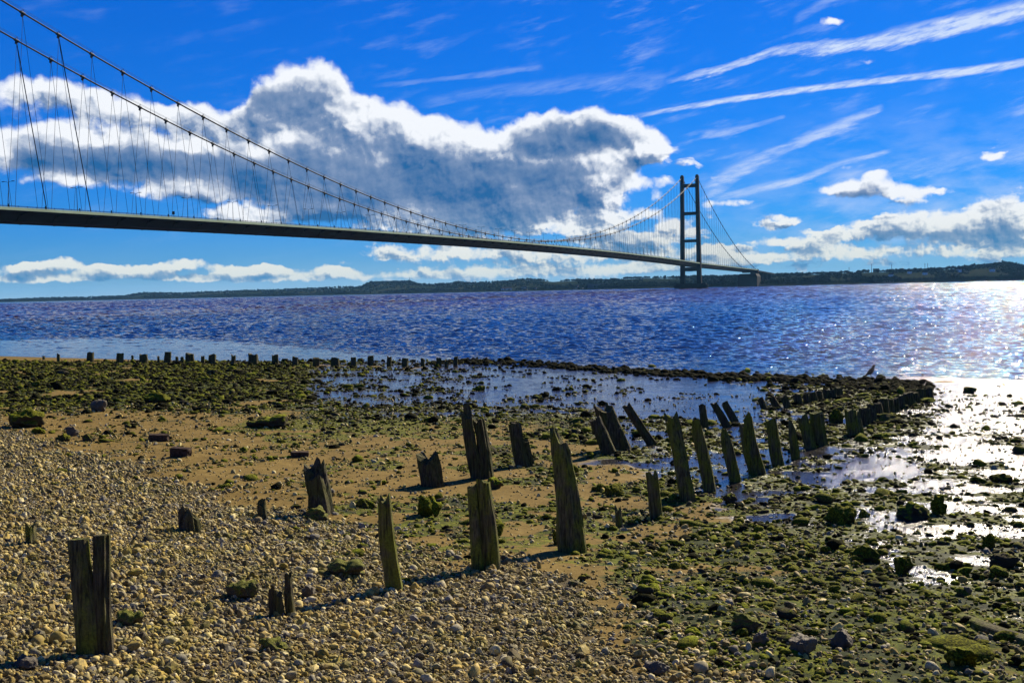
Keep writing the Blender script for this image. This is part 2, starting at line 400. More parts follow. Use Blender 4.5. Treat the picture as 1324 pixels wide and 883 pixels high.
def ramp(nt, f, stops):
    n = nt.nodes.new('ShaderNodeValToRGB'); e = n.color_ramp.elements
    e[0].position, e[0].color = stops[0][0], (*stops[0][1], 1); e[1].position, e[1].color = stops[-1][0], (*stops[-1][1], 1)
    for p, c in stops[1:-1]:
        k = e.new(p); k.color = (*c, 1)
    nt.links.new(f.k, n.inputs[0]); return S(nt, n.outputs[0])
def plain(name, col, rough=0.7, metal=0.0, var=0.3, scale=3.0):
    m, nt, b = new_mat(name); P, _ = pos(nt)
    nz = noise(nt, P, scale, 5.0, 0.6)
    setin(nt, b, 'Base Color', mixc(nt, nz.step(.25, .75), tuple(c*(1-var) for c in col), tuple(min(1, c*(1+var)) for c in col)))
    setin(nt, b, 'Roughness', rough); setin(nt, b, 'Metallic', metal); setin(nt, b, 'Specular IOR Level', 0.05)
    return m

# ------------------------------------------------------------------ haze over the estuary
HAZE = 0.000028
def build_haze():
    m = bpy.data.materials.new('haze_air'); m.use_nodes = True; nt = m.node_tree; nt.nodes.clear()
    o = nt.nodes.new('ShaderNodeOutputMaterial'); v = nt.nodes.new('ShaderNodeVolumePrincipled')
    v.inputs['Color'].default_value = (.22, .58, 1.0, 1); v.inputs['Density'].default_value = HAZE; v.inputs['Anisotropy'].default_value = 0.0
    nt.links.new(v.outputs[0], o.inputs['Volume'])
    m_ = MB(); m_.box((0, 3000, 86), (26000, 26000, 186)); b = m_.build('haze', m, kind='stuff')
build_haze()

# ------------------------------------------------------------------ terrain: shape of the foreshore
NSX, NSY = 0.547, 0.837                # seaward direction of the beach
_ps = np.array([-60, -30, -10, 0, 7, 14, 22, 35, 50, 57, 62, 75, 100, 200])
_pz = np.array([5.5, 4.4, 3.7, 2.75, 1.75, 1.08, .70, .38, .16, .05, -.10, -.35, -.9, -2.0])
def base_z(x, y):
    s = NSX*x + NSY*y
    z = np.interp(s, _ps, _pz)
    wd = 24.0*sstep(-x, -2, 42)
    shelf = np.interp(s - wd, [30, 56, 62, 70, 120], [.06, .045, .03, -.12, -1.5])
    return np.where((s > 40) & (s < 150) & (wd > 1), np.maximum(z, shelf), z)
def ground_xy(px, py):
    """where the line of sight through a photo point meets the foreshore"""
    d = ray(px, py); d = d/np.linalg.norm(d); t = 3.0
    for _ in range(400):
        p = d*t; h = EYE + p[2] - float(base_z(p[0], p[1]))
        if h < 0.002: break
        t += max(h*0.8, 0.002)
        if t > 400: break
    p = d*t; return p[0], p[1]

# surveyed zones of the foreshore, looked up by photo position of a ground point
_yb_x = np.array([-400, 0, 100, 200, 300, 400, 450, 520, 600, 700, 760, 850, 930, 1000, 1080, 1400])
_yb_y = np.array([520, 556, 582, 612, 640, 668, 684, 712, 736, 746, 764, 784, 815, 855, 905, 1050])
def bx(x, y, x0, x1, y0, y1, f=14.0, fy=None):
    fy = fy or f*0.5
    return sstep(x, x0-f, x0+f)*sstep(x, x1+f, x1-f)*sstep(y, y0-fy, y0+fy)*sstep(y, y1+fy, y1-fy)
def zones(X, Y, Z):
    px, py = to_px(X, Y, Z)
    n1 = fbm(X*0.9, Y*0.9, 4); n2 = fbm(X*0.28 + 40, Y*0.28, 3); n3 = fbm(X*2.6, Y*2.6 + 11, 3)
    sc = np.clip((py - 380)/300, 0.12, 1.6)
    jx = px + (n2 - .5)*150*sc; jy = py + (n1 - .5)*70*sc + (n2 - .5)*40*sc
    yb = np.interp(px, _yb_x, _yb_y)
    sh = sstep(jy - yb, -16, 22)
    thin = bx(jx, jy, 690, 900, 790, 900, 60, 30)*sstep(n1, .42, .62)          # sand showing through the shingle
    sh = sh*(1 - .75*thin)
    # weed-covered stones
    c = np.zeros_like(px)
    def put(v):
        np.maximum(c, v, out=c)
    put(1.0*bx(jx, jy, -300, 410, 466, 534, 30, 8)*sstep(n2 + (n1-.5)*.9, .16, .42))
    put(.8*bx(jx, jy, 400, 800, 526, 553, 40, 8))
    put(.55*bx(jx, jy, 360, 620, 474, 530, 60, 10)*sstep(n1, .36, .6))
    put(.4*bx(jx, jy, 520, 1080, 476, 532, 30, 8)*sstep(n1, .46, .62)*sstep(n2, .42, .58))
    put(.8*bx(jx, jy, 700, 1100, 545, 610, 50, 14)*sstep(n1, .3, .55))
    put(.6*bx(jx, jy, 560, 800, 556, 690, 50, 14)*sstep(n1, .38, .58))
    put(.34*bx(jx, jy, 60, 560, 545, 650, 40, 14)*sstep(n1, .36, .56))
    put(.5*bx(jx, jy, 390, 640, 640, 752, 40, 14)*sstep(n1, .36, .56))
    put(.3*bx(jx, jy, 230, 480, 640, 680, 40, 14)*sstep(n1, .4, .6))
    put(.95*bx(jx, jy, 780, 1800, 730, 1000, 40, 24)*(.68 + .32*sstep(n1, .26, .46)))
    put(.9*bx(jx, jy, 770, 1800, 622, 770, 40, 16)*(.22 + .78*sstep(n1, .38, .54)))
    put(.7*bx(jx, jy, 960, 1800, 566, 650, 50, 14)*sstep(n2*.4 + n1*.6, .46, .58))
    put(.95*bx(jx, jy, 985, 1195, 500, 570, 30, 9)*sstep(n1, .2, .42))
    put(.22*bx(jx, jy, 1160, 1800, 508, 580, 30, 9)*sstep(n1, .40, .6))
    put(.9*bx(jx, jy, -300, 640, 461, 471, 30, 4)*sstep(n1, .2, .5))
    c *= (1 - .93*sstep(jy - yb - 40, 0, 70))*np.where(px > 850, 1, 1 - .6*sh)
    c *= np.where(px < 640, sstep(py, 464, 470), 1.0)
    # wet mud
    w = np.zeros_like(px)
    put2 = lambda v: np.maximum(w, v, out=w)
    put2(1.0*bx(jx, jy, 400, 1130, 472, 540, 60, 8))
    put2(.6*bx(jx, jy, 250, 450, 478, 515, 60, 8)*sstep(n1, .5, .62))
    put2(.9*bx(jx, jy, 760, 1100, 535, 600, 60, 12))
    put2(1.0*bx(jx, jy, 1040, 2200, 490, 660, 40, 10))
    lim = np.interp(px, [-200, 760, 900, 1010, 1100, 1324, 1600], [560, 596, 660, 700, 740, 810, 900])
    put2(.95*sstep(lim - jy, -16, 40)*sstep(jx, 770, 860)*sstep(py, 540, 570))
    put2(sstep(NSX*X + NSY*Y, 54, 58))
    alg = .8*bx(jx, jy, 300, 540, 547, 566, 50, 7)*sstep(n1, .3, .55) + .9*c*sstep(n3, .36, .56) + .8*bx(jx, jy, 430, 1000, 556, 740, 60, 14)*sstep(n1, .42, .6)*sstep(n3, .32, .52)
    return sh, c, w, np.clip(alg, 0, 1), n1, n3

def full_z(X, Y):
    z = base_z(X, Y)
    z = z + (fbm(X*.35, Y*.35, 3) - .5)*.12*sstep(NSX*X + NSY*Y, 60, 30) + (fbm(X*1.3 + 5, Y*1.3, 3) - .5)*.045
    sh, c, w, alg, n1, n3 = zones(X, Y, z)
    z = z + c*(fbm(X*3.1, Y*3.1, 3) - .38)*.10 + sh*(n3 - .5)*.05 + (1 - w)*(fbm(X*8, Y*8, 2) - .5)*.012
    return z, (sh, c, w, alg, n1, n3)

def polar_grid(r0, r1, nr, a0, a1, na, y0=0.0):
    r = r0*(r1/r0)**np.linspace(0, 1, nr); a = np.linspace(a0, a1, na)
    RR, AA = np.meshgrid(r, a, indexing='ij'); X = RR*np.sin(AA); Y = RR*np.cos(AA) + y0
    i = np.arange((nr-1)*na).reshape(nr-1, na)[:, :-1].ravel()
    f = np.stack([i, i+1, i+na+1, i+na], 1)[:, ::-1]
    return X.ravel(), Y.ravel(), f

def mat_beach():
    m, nt, b = new_mat('foreshore'); P, N = pos(nt)
    sh, c, w, al = (attr(nt, k) for k in ('shingle', 'cobble', 'wet', 'algae'))
    n1 = noise(nt, P, 1.7, 8.0, 0.6); n2 = noise(nt, P, 9.0, 6.0, 0.65); n3 = noise(nt, P, 60.0, 4.0, 0.6); n4 = noise(nt, vadd(nt, P, (.45, 1, 1), 'MULTIPLY'), 4.0, 6.0, 0.6)
    sand = ramp(nt, n1*.5 + n2*.5, [(.3, (.07, .047, .012)), (.5, (.14, .094, .024)), (.68, (.20, .14, .04))])
    sand = mixc(nt, n3.step(.58, .74)*.5, sand, (.10, .07, .03))
    mud = ramp(nt, n2*.6 + n1*.4, [(.35, (.012, .011, .012)), (.65, (.035, .030, .027))])
    grit = ramp(nt, n3, [(.3, (.02, .017, .010)), (.5, (.06, .047, .025)), (.7, (.14, .115, .06))])
    green = ramp(nt, n2*.5 + n3*.5, [(.35, (.014, .02, .003)), (.5, (.05, .062, .006)), (.62, (.20, .205, .014))])
    weed = ramp(nt, n2, [(.35, (.012, .016, .006)), (.7, (.05, .06, .018))])
    wm = (w + (n2 - .5)*.35).step(.4, .7)
    col = mixc(nt, wm, sand, mud)
    col = mixc(nt, sh.step(.25, .7), col, grit)
    n5 = noise(nt, vadd(nt, P, (.5, 1.25, 1), 'MULTIPLY'), 2.6, 6.0, 0.62)
    cm = (c*.72 + (1.0 - wm)*c*.22 + (n5 - .5)*1.7 + (n2 - .5)*.5).step(.34, .52)*c.step(.02, .2)
    col = mixc(nt, cm, col, weed)
    col = mixc(nt, (al + (n3 - .5)*.5 + (n2 - .5)*.4).step(.38, .7)*.85, col, green)
    setin(nt, b, 'Base Color', col)
    rg = wm*(1 - cm*.85)
    # the mud east of the groyne is churned, the flat behind it is a still film of water
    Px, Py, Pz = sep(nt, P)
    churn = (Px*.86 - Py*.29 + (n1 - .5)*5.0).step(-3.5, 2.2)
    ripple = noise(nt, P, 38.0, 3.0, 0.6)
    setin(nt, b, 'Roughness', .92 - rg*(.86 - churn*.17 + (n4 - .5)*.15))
    setin(nt, b, 'Specular IOR Level', rg*.27 + .05)
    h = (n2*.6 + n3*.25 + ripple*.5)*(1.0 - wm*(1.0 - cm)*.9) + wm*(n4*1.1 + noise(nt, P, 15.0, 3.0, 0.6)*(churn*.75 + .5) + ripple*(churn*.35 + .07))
    bump(nt, b, h, 0.02, 0.9)
    return m
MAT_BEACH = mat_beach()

def build_beach():
    X, Y, f = polar_grid(3.2, 150.0, 720, R(-44), R(44), 740)
    Z, (sh, c, w, al, n1, n3) = full_z(X, Y)
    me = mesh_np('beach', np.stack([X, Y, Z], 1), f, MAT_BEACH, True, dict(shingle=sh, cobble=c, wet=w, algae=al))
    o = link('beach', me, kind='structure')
    # the rest of the shore round the viewpoint, coarser
    X, Y, f = polar_grid(3.2, 420.0, 110, R(44), R(316), 90)
    Z, zz = full_z(X, Y)
    sh = sstep(NSX*X + NSY*Y, 22, 14)
    one = np.ones_like(X)
    w = sstep(NSX*X + NSY*Y, 24, 34)
    me = mesh_np('outer_shore', np.stack([X, Y, Z], 1), f, MAT_BEACH, True, dict(shingle=sh, cobble=one*0.3*(w > .5), wet=w, algae=one*0))
    link('outer_shore', me, kind='structure')
    X, Y, f = polar_grid(0.02, 3.2, 12, R(-180), R(180), 60)
    me = mesh_np('shore_underfoot', np.stack([X, Y, base_z(X, Y)], 1), f, MAT_BEACH, True, dict(shingle=X*0+1, cobble=X*0, wet=X*0, algae=X*0))
    link('shore_underfoot', me, kind='structure')
    return o
BEACH = build_beach()

# ------------------------------------------------------------------ water
def mat_water():
    m, nt, b = new_mat('estuary_water'); P, N = pos(nt)
    L = vadd(nt, P, (0, 0, 0), 'DISTANCE')
    x, y, z = sep(nt, P)
    Pw = vadd(nt, P, (0.62, 1.0, 1.0), 'MULTIPLY')
    n0 = noise(nt, Pw, 0.016, 4.0, 0.6)
    n1 = noise(nt, Pw, 2.6, 4.0, 0.6); n2 = noise(nt, Pw, 0.75, 4.0, 0.6); n3 = noise(nt, Pw, .13, 5.0, 0.65)
    mudc = ramp(nt, n0, [(.3, (.030, .012, .014)), (.7, (.06, .026, .022))])
    deep = ramp(nt, n0, [(.3, (.004, .008, .026)), (.7, (.010, .016, .045))])
    mudc = mixc(nt, L.step(190, 420)*L.step(2600, 1500) + L.step(90, 60)*.0, deep, mudc)
    setin(nt, b, 'Base Color', mudc)
    far = L.step(300, 900)
    setin(nt, b, 'Roughness', 0.04 + far*.04)
    setin(nt, b, 'IOR', 1.33); setin(nt, b, 'Specular IOR Level', 0.5)
    d1 = L.step(60, 260, 1.0, .25); d2 = L.step(400, 1500, 1.0, .6)
    h = n1*.17*d1 + n2*.62*d2 + n3*far*3.0
    bump(nt, b, h, 1.0, 0.9)
    return m
def build_water():
    mat = mat_water()
    X, Y, f = polar_grid(38.0, 2700.0, 960, R(-33), R(33), 520)
    r = np.hypot(X, Y); Z = np.zeros_like(X); g = np.random.default_rng(5)
    wind = R(250)
    s = NSX*X + NSY*Y
    grow = sstep(s - 22.0*sstep(-X, -2, 42), 57, 80)*.55 + .45
    for i in range(40):
        lam = 0.7*1.105**i*g.uniform(.85, 1.15); th = wind + g.normal(0, .55); k = 2*math.pi/lam
        ph = g.uniform(0, 6.28); amp = .020*lam**.72*(1 + np.clip(r - 250, 0, 1500)/900)
        res = sstep(lam/(r*.0040), 1.2, 2.6)*sstep(lam/(r*.055), 1.3, .8)
        q = np.sin(k*(X*np.cos(th) + Y*np.sin(th)) + ph + 2.2*vn(X/(lam*5) + i*7.7, Y/(lam*5)))
        Z += amp*res*(0.637 - np.abs(q))*(0.4 + 1.2*vn(X/(lam*7) + 31 + i, Y/(lam*7)))
    Z = Z*grow
    me = mesh_np('water', np.stack([X, Y, Z], 1), f, mat, True)
    link('water', me, kind='structure')
    # the wide river beyond
    X, Y, f = polar_grid(2700.0, 12000.0, 60, R(-33), R(33), 120)
    link('river_reach', mesh_np('river_reach', np.stack([X, Y, X*0], 1), f, mat, True), kind='structure')
    X, Y, f = polar_grid(60.0, 12000.0, 60, R(33), R(145), 60)
    link('river_reach', mesh_np('river_reach', np.stack([X, Y, X*0 - .02], 1), f, mat, True), kind='structure')
    X, Y, f = polar_grid(60.0, 12000.0, 60, R(-145), R(-33), 60)
    link('river_reach', mesh_np('river_reach', np.stack([X, Y, X*0 - .02], 1), f, mat, True), kind='structure')
build_water()

# ------------------------------------------------------------------ stones
def mat_pebble():
    m, nt, b = new_mat('pebble'); P, N = pos(nt); O = objco(nt); r = orand(nt)
    base = ramp(nt, r, [(0, (.15, .105, .035)), (.10, (.42, .32, .115)), (.19, (.035, .026, .014)), (.28, (.50, .42, .20)), (.37, (.085, .082, .085)), (.46, (.24, .175, .055)), (.55, (.020, .020, .024)), (.64, (.58, .52, .36)), (.73, (.16, .155, .17)), (.80, (.03, .028, .025)), (.88, (.36, .27, .085)), (1, (.10, .085, .05))])
    g = noise(nt, vadd(nt, O, xyz(nt, r*90.0, r*31.0, 0.0)), 3.0, 6.0, 0.65)
    col = mixc(nt, g.step(.35, .75)*.7, base, (.05, .042, .028), 'MIX')
    wn = noise(nt, P, 1.1, 4.0, 0.6); sx = noise(nt, P, 7.0, 3.0, 0.6)
    ly = (wn*.55 + sx*.45).step(.46, .62)*.7
    col = mixc(nt, ly*g.step(.3, .6), col, (.15, .14, .018))
    col = mixc(nt, 1.0, col, (1.34, 1.27, .92), 'MULTIPLY'); setin(nt, b, 'Base Color', col); setin(nt, b, 'Roughness', .55 + r*.3); setin(nt, b, 'Specular IOR Level', .10)
    bump(nt, b, noise(nt, P, 240.0, 4.0, 0.6), .004, .8)
    return m
def mat_weed():
    m, nt, b = new_mat('weedy_stone'); P, N = pos(nt); r = orand(nt)
    nx, ny, nz = sep(nt, N)
    a = noise(nt, P, 5.0, 6.0, 0.65); f = noise(nt, P, 45.0, 5.0, 0.7); w = noise(nt, P, .8, 4.0, 0.6)
    stone = ramp(nt, r, [(0, (.03, .027, .018)), (.3, (.06, .05, .03)), (.55, (.016, .016, .012)), (.8, (.09, .075, .045)), (1, (.035, .032, .025))])
    weed = ramp(nt, f, [(.3, (.006, .007, .003)), (.46, (.035, .040, .005)), (.64, (.20, .195, .014))])
    fresh = ramp(nt, f, [(.3, (.025, .04, .004)), (.6, (.22, .245, .013))])
    g = (a*.6 + w*.4 + (r - .5)*.5 + nz*.2)
    col = mixc(nt, g.step(.38, .58), stone, weed)
    col = mixc(nt, (w*.5 + a*.5 + nz*.1).step(.57, .7)*.85, col, fresh)
    setin(nt, b, 'Base Color', col); setin(nt, b, 'Roughness', .9); setin(nt, b, 'Specular IOR Level', .03)
    bump(nt, b, f*.7 + a*.3, .03, .9)
    return m
MAT_PEB = mat_pebble(); MAT_WEED = mat_weed()
def mat_wrack():
    m, nt, b = new_mat('black_wrack'); P, N = pos(nt); f = noise(nt, P, 30.0, 5.0, .7); a = noise(nt, P, 1.5, 4.0, .6)
    setin(nt, b, 'Base Color', mixc(nt, a.step(.5, .75)*.6, ramp(nt, f, [(.35, (.004, .004, .002)), (.7, (.022, .022, .009))]), (.035, .042, .008)))
    setin(nt, b, 'Roughness', .95); setin(nt, b, 'Specular IOR Level', .015); bump(nt, b, f, .03, .9); return m
MAT_WRACK = mat_wrack()

def stone_mesh(name, seed, mat, flat=.62, rough=.28, sub=2, freq=1.3, ang=.0):
    """unit stone: icosphere pushed in and out, with a few flat broken faces"""
    g = np.random.default_rng(seed)
    bm = bmesh.new(); bmesh.ops.create_icosphere(bm, subdivisions=sub, radius=1.0)
    co = np.array([v.co[:] for v in bm.verts])
    off = g.uniform(0, 50, 3)
    d = 1 + rough*2*(fbm(co[:, 0]*freq + off[0] + co[:, 2]*.7, co[:, 1]*freq + off[1] - co[:, 2]*.6, 3) - .5) + rough*.8*(vn(co[:, 2]*freq*1.7 + off[2], co[:, 0]*freq*1.4 + off[1]) - .5)
    co = co*d[:, None]
    for _ in range(int(3 + ang*6)):                       # chips
        n_ = g.normal(size=3); n_ /= np.linalg.norm(n_); h = g.uniform(.62, .86)
        dd = co @ n_ - h; co = co - np.where(dd > 0, dd, 0)[:, None]*n_*.9
    co *= np.array([1.0, g.uniform(.66, .92), flat*g.uniform(.8, 1.15)])
    for v, c in zip(bm.verts, co): v.co = c
    me = bpy.data.meshes.new(name); bm.to_mesh(me); bm.free()
    me.polygons.foreach_set('use_smooth', np.ones(len(me.polygons), bool))
    me.materials.append(mat); return me

def instancer(name, protos, P, rot, scale, vid):
    """thousands of loose pieces that nobody could count: points that carry stones"""
    pc = bpy.data.collections.new(name + '_kinds')
    for k, me in enumerate(protos):
        pc.objects.link(bpy.data.objects.new('%s_kind_%02d' % (name, k), me))
    me = bpy.data.meshes.new(name); me.vertices.add(len(P)); me.vertices.foreach_set('co', np.asarray(P, np.float32).ravel())
    for an, tp, v in (('rot', 'FLOAT_VECTOR', rot), ('size', 'FLOAT_VECTOR', scale)):
        a = me.attributes.new(an, tp, 'POINT'); a.data.foreach_set('vector', np.asarray(v, np.float32).ravel())
    a = me.attributes.new('vid', 'INT', 'POINT'); a.data.foreach_set('value', np.asarray(vid, np.int32))
    me.update()
    o = link(name, me, kind='stuff')
    g = bpy.data.node_groups.new(name, 'GeometryNodeTree')
    g.interface.new_socket('Geometry', in_out='INPUT', socket_type='NodeSocketGeometry'); g.interface.new_socket('Geometry', in_out='OUTPUT', socket_type='NodeSocketGeometry')
    gi = g.nodes.new('NodeGroupInput'); go = g.nodes.new('NodeGroupOutput')
    ci = g.nodes.new('GeometryNodeCollectionInfo'); ci.inputs['Collection'].default_value = pc
    ci.inputs['Separate Children'].default_value = True; ci.inputs['Reset Children'].default_value = True
    ip = g.nodes.new('GeometryNodeInstanceOnPoints'); ip.inputs['Pick Instance'].default_value = True
    def na(nm, tp):
        n = g.nodes.new('GeometryNodeInputNamedAttribute'); n.data_type = tp; n.inputs['Name'].default_value = nm; return n.outputs['Attribute']
    g.links.new(gi.outputs[0], ip.inputs['Points']); g.links.new(ci.outputs[0], ip.inputs['Instance'])
    g.links.new(na('vid', 'INT'), ip.inputs['Instance Index'])
    er = g.nodes.new('FunctionNodeEulerToRotation'); g.links.new(na('rot', 'FLOAT_VECTOR'), er.inputs[0]); g.links.new(er.outputs[0], ip.inputs['Rotation'])
    g.links.new(na('size', 'FLOAT_VECTOR'), ip.inputs['Scale'])
    g.links.new(ip.outputs[0], go.inputs[0])
    md = o.modifiers.new('scatter', 'NODES'); md.node_group = g
    return o

PEB = [stone_mesh('stone', 100+k, MAT_PEB, .62, .38, 2, 1.6, 1.8) for k in range(12)]
for me in PEB[::2]: me.polygons.foreach_set('use_smooth', np.zeros(len(me.polygons), bool))
WRACK = [stone_mesh('stone', 260+k, MAT_WRACK, .6, .5, 2, 1.9, .2) for k in range(6)]
COB = [stone_mesh('stone', 200+k, MAT_WEED, .55, .42, 2, 1.7, .2) for k in range(9)]

def scatter(seed, n, r0, r1, power, a_lim, accept):
    """candidate ground points; 'power' sets how density falls with distance"""
    g = np.random.default_rng(seed)
    u = g.random(n); e = 2 - power
    r = (r0**e + u*(r1**e - r0**e))**(1/e)
    a = g.uniform(-a_lim, a_lim, n); X = r*np.sin(a); Y = r*np.cos(a)
    Z, zz = full_z(X, Y)
    p = accept(r, zz, X, Y)
    k = g.random(n) < p
    return X[k], Y[k], Z[k], r[k], [q[k] for q in zz], g

def place(name, X, Y, Z, r, rad, protos, g, tilt, n_big=300, sink=.25):
    n = len(X)
    rot = np.stack([g.normal(0, tilt, n), g.normal(0, tilt, n), g.uniform(0, 6.283, n)], 1)
    sc = np.stack([rad*g.uniform(.85, 1.3, n), rad*g.uniform(.75, 1.1, n), rad*g.uniform(.75, 1.25, n)], 1)
    vid = g.integers(0, len(protos), n)
    if protos is COB:                         # black wrack takes over towards the low-water side
        protos = COB + WRACK
        vid = np.where(g.random(n) < .12 + .36*sstep(r, 24, 44), len(COB) + g.integers(0, len(WRACK), n), vid)
    P = np.stack([X, Y, Z + sc[:, 2]*sink*g.uniform(-.2, 1.3, n)], 1)
    px, py = to_px(P[:, 0], P[:, 1], P[:, 2])
    vis = (px > 3) & (px < W_PX-3) & (py > 3) & (py < H_PX-3)
    order = np.argsort(-np.where(vis, rad/r, 0))
    big, rest = order[:n_big], order[n_big:]
    for i in big:
        o = bpy.data.objects.new('stone', protos[vid[i]]); COL.objects.link(o); o.parent = BEACH
        o.location = P[i]; o.rotation_euler = rot[i]; o.scale = sc[i]
    o = instancer(name, protos, P[rest], rot[rest], sc[rest], vid[rest]); o.parent = BEACH
    return o

def build_stones():
    AL = R(33)
    # shingle
    acc = lambda r, zz, X, Y: np.clip(zz[0]*.95 + .15*np.clip(zz[1]*1.4, 0, 1)*(1 - .5*zz[2]) + .04*(zz[2] < .3) + .02, 0, 1)
    X, Y, Z, r, zz, g = scatter(11, 370000, 7.6, 48, 1.25, AL, acc)
    rad = .0172*np.exp(g.normal(0, .55, len(X)))*(r/10)**.34
    rad = np.clip(rad, .009, .095)
    place('loose_shingle', X, Y, Z, r, rad, PEB, g, .75)
    # weed-covered cobbles
    acc = lambda r, zz, X, Y: np.clip(zz[1]**1.3, 0, 1)*np.where(to_px(X, Y, 0*X)[1] < 560, .9, 1)
    X, Y, Z, r, zz, g = scatter(12, 225000, 8.0, 110, .72, AL, acc)
    rad = .031*np.exp(g.normal(0, .55, len(X)))*(r/12)**.42
    rad = np.clip(rad, .02, .34)
    place('weedy_cobbles', X, Y, Z, r, rad, COB, g, .22, 300, .2)
build_stones()

# named rocks: photo place of the foot, width and height in photo pixels
ROCK_N = [0]
def rock(px, py, w, h, label, mat=None, cat='rock', rough=.34, ang=.8, depth=.8, name='rock'):
    ROCK_N[0] += 1
    x, y = ground_xy(px, py); z = float(full_z(np.array([x]), np.array([y]))[0][0])
    d = y*math.cos(PITCH) + (EYE - z)*math.sin(PITCH); u = d/F_PX
    me = stone_mesh(name, 500 + ROCK_N[0], mat or MAT_WEED, 1.0, rough*1.25, 4, 1.9, ang)
    co = np.empty(len(me.vertices)*3, np.float32); me.vertices.foreach_get('co', co); co = co.reshape(-1, 3)
    lo, hi = co.min(0), co.max(0)
    W, H = w*u*.86, h*u*.85
    co = (co - (lo + hi)/2)/(hi - lo)*np.array([W, W*depth, H*1.45])
    co[:, 2] += H*1.45/2 - H*.42
    co *= (1 + .34*(fbm(co[:, :1]*9/W + ROCK_N[0], co[:, 1:2]*9/W + co[:, 2:]*8/W, 4, .6) - .5))
    me.vertices.foreach_set('co', co.ravel()); me.update()
    o = link(name, me, loc=(x, y + W*depth*.3, z)); o.rotation_euler = (0, 0, random.uniform(-.25, .25))
    return tag(o, label, cat)
MAT_PALE = None
def mat_pale():
    m, nt, b = new_mat('pale_rock'); P, N = pos(nt)
    a = noise(nt, P, 4.0, 7.0, .65); f = noise(nt, P, 30.0, 5.0, .65)
    setin(nt, b, 'Base Color', ramp(nt, a*.5 + f*.5, [(.3, (.02, .016, .010)), (.5, (.07, .054, .030)), (.7, (.15, .12, .07))]))
    setin(nt, b, 'Roughness', .8); bump(nt, b, f, .02, .9); return m
def mat_moss():
    m, nt, b = new_mat('mossy_rock'); P, N = pos(nt); nx, ny, nz = sep(nt, N)
    a = noise(nt, P, 6.0, 7.0, .65); f = noise(nt, P, 50.0, 5.0, .7)
    moss = ramp(nt, f, [(.3, (.035, .04, .006)), (.5, (.11, .115, .015)), (.75, (.21, .20, .035))])
    st = ramp(nt, f, [(.3, (.02, .02, .012)), (.7, (.12, .10, .06))])
    setin(nt, b, 'Base Color', mixc(nt, (a + nz*.35).step(.45, .75), st, moss)); setin(nt, b, 'Roughness', .85); setin(nt, b, 'Specular IOR Level', .1)
    bump(nt, b, f*.7 + a*.3, .03, 1.0); return m
MAT_PALE = mat_pale(); MAT_MOSS = mat_moss()
def mat_brick():
    return plain('sea_worn_brick', (.045, .030, .022), .8, 0, .5, 14)
MAT_BRICK = mat_brick()

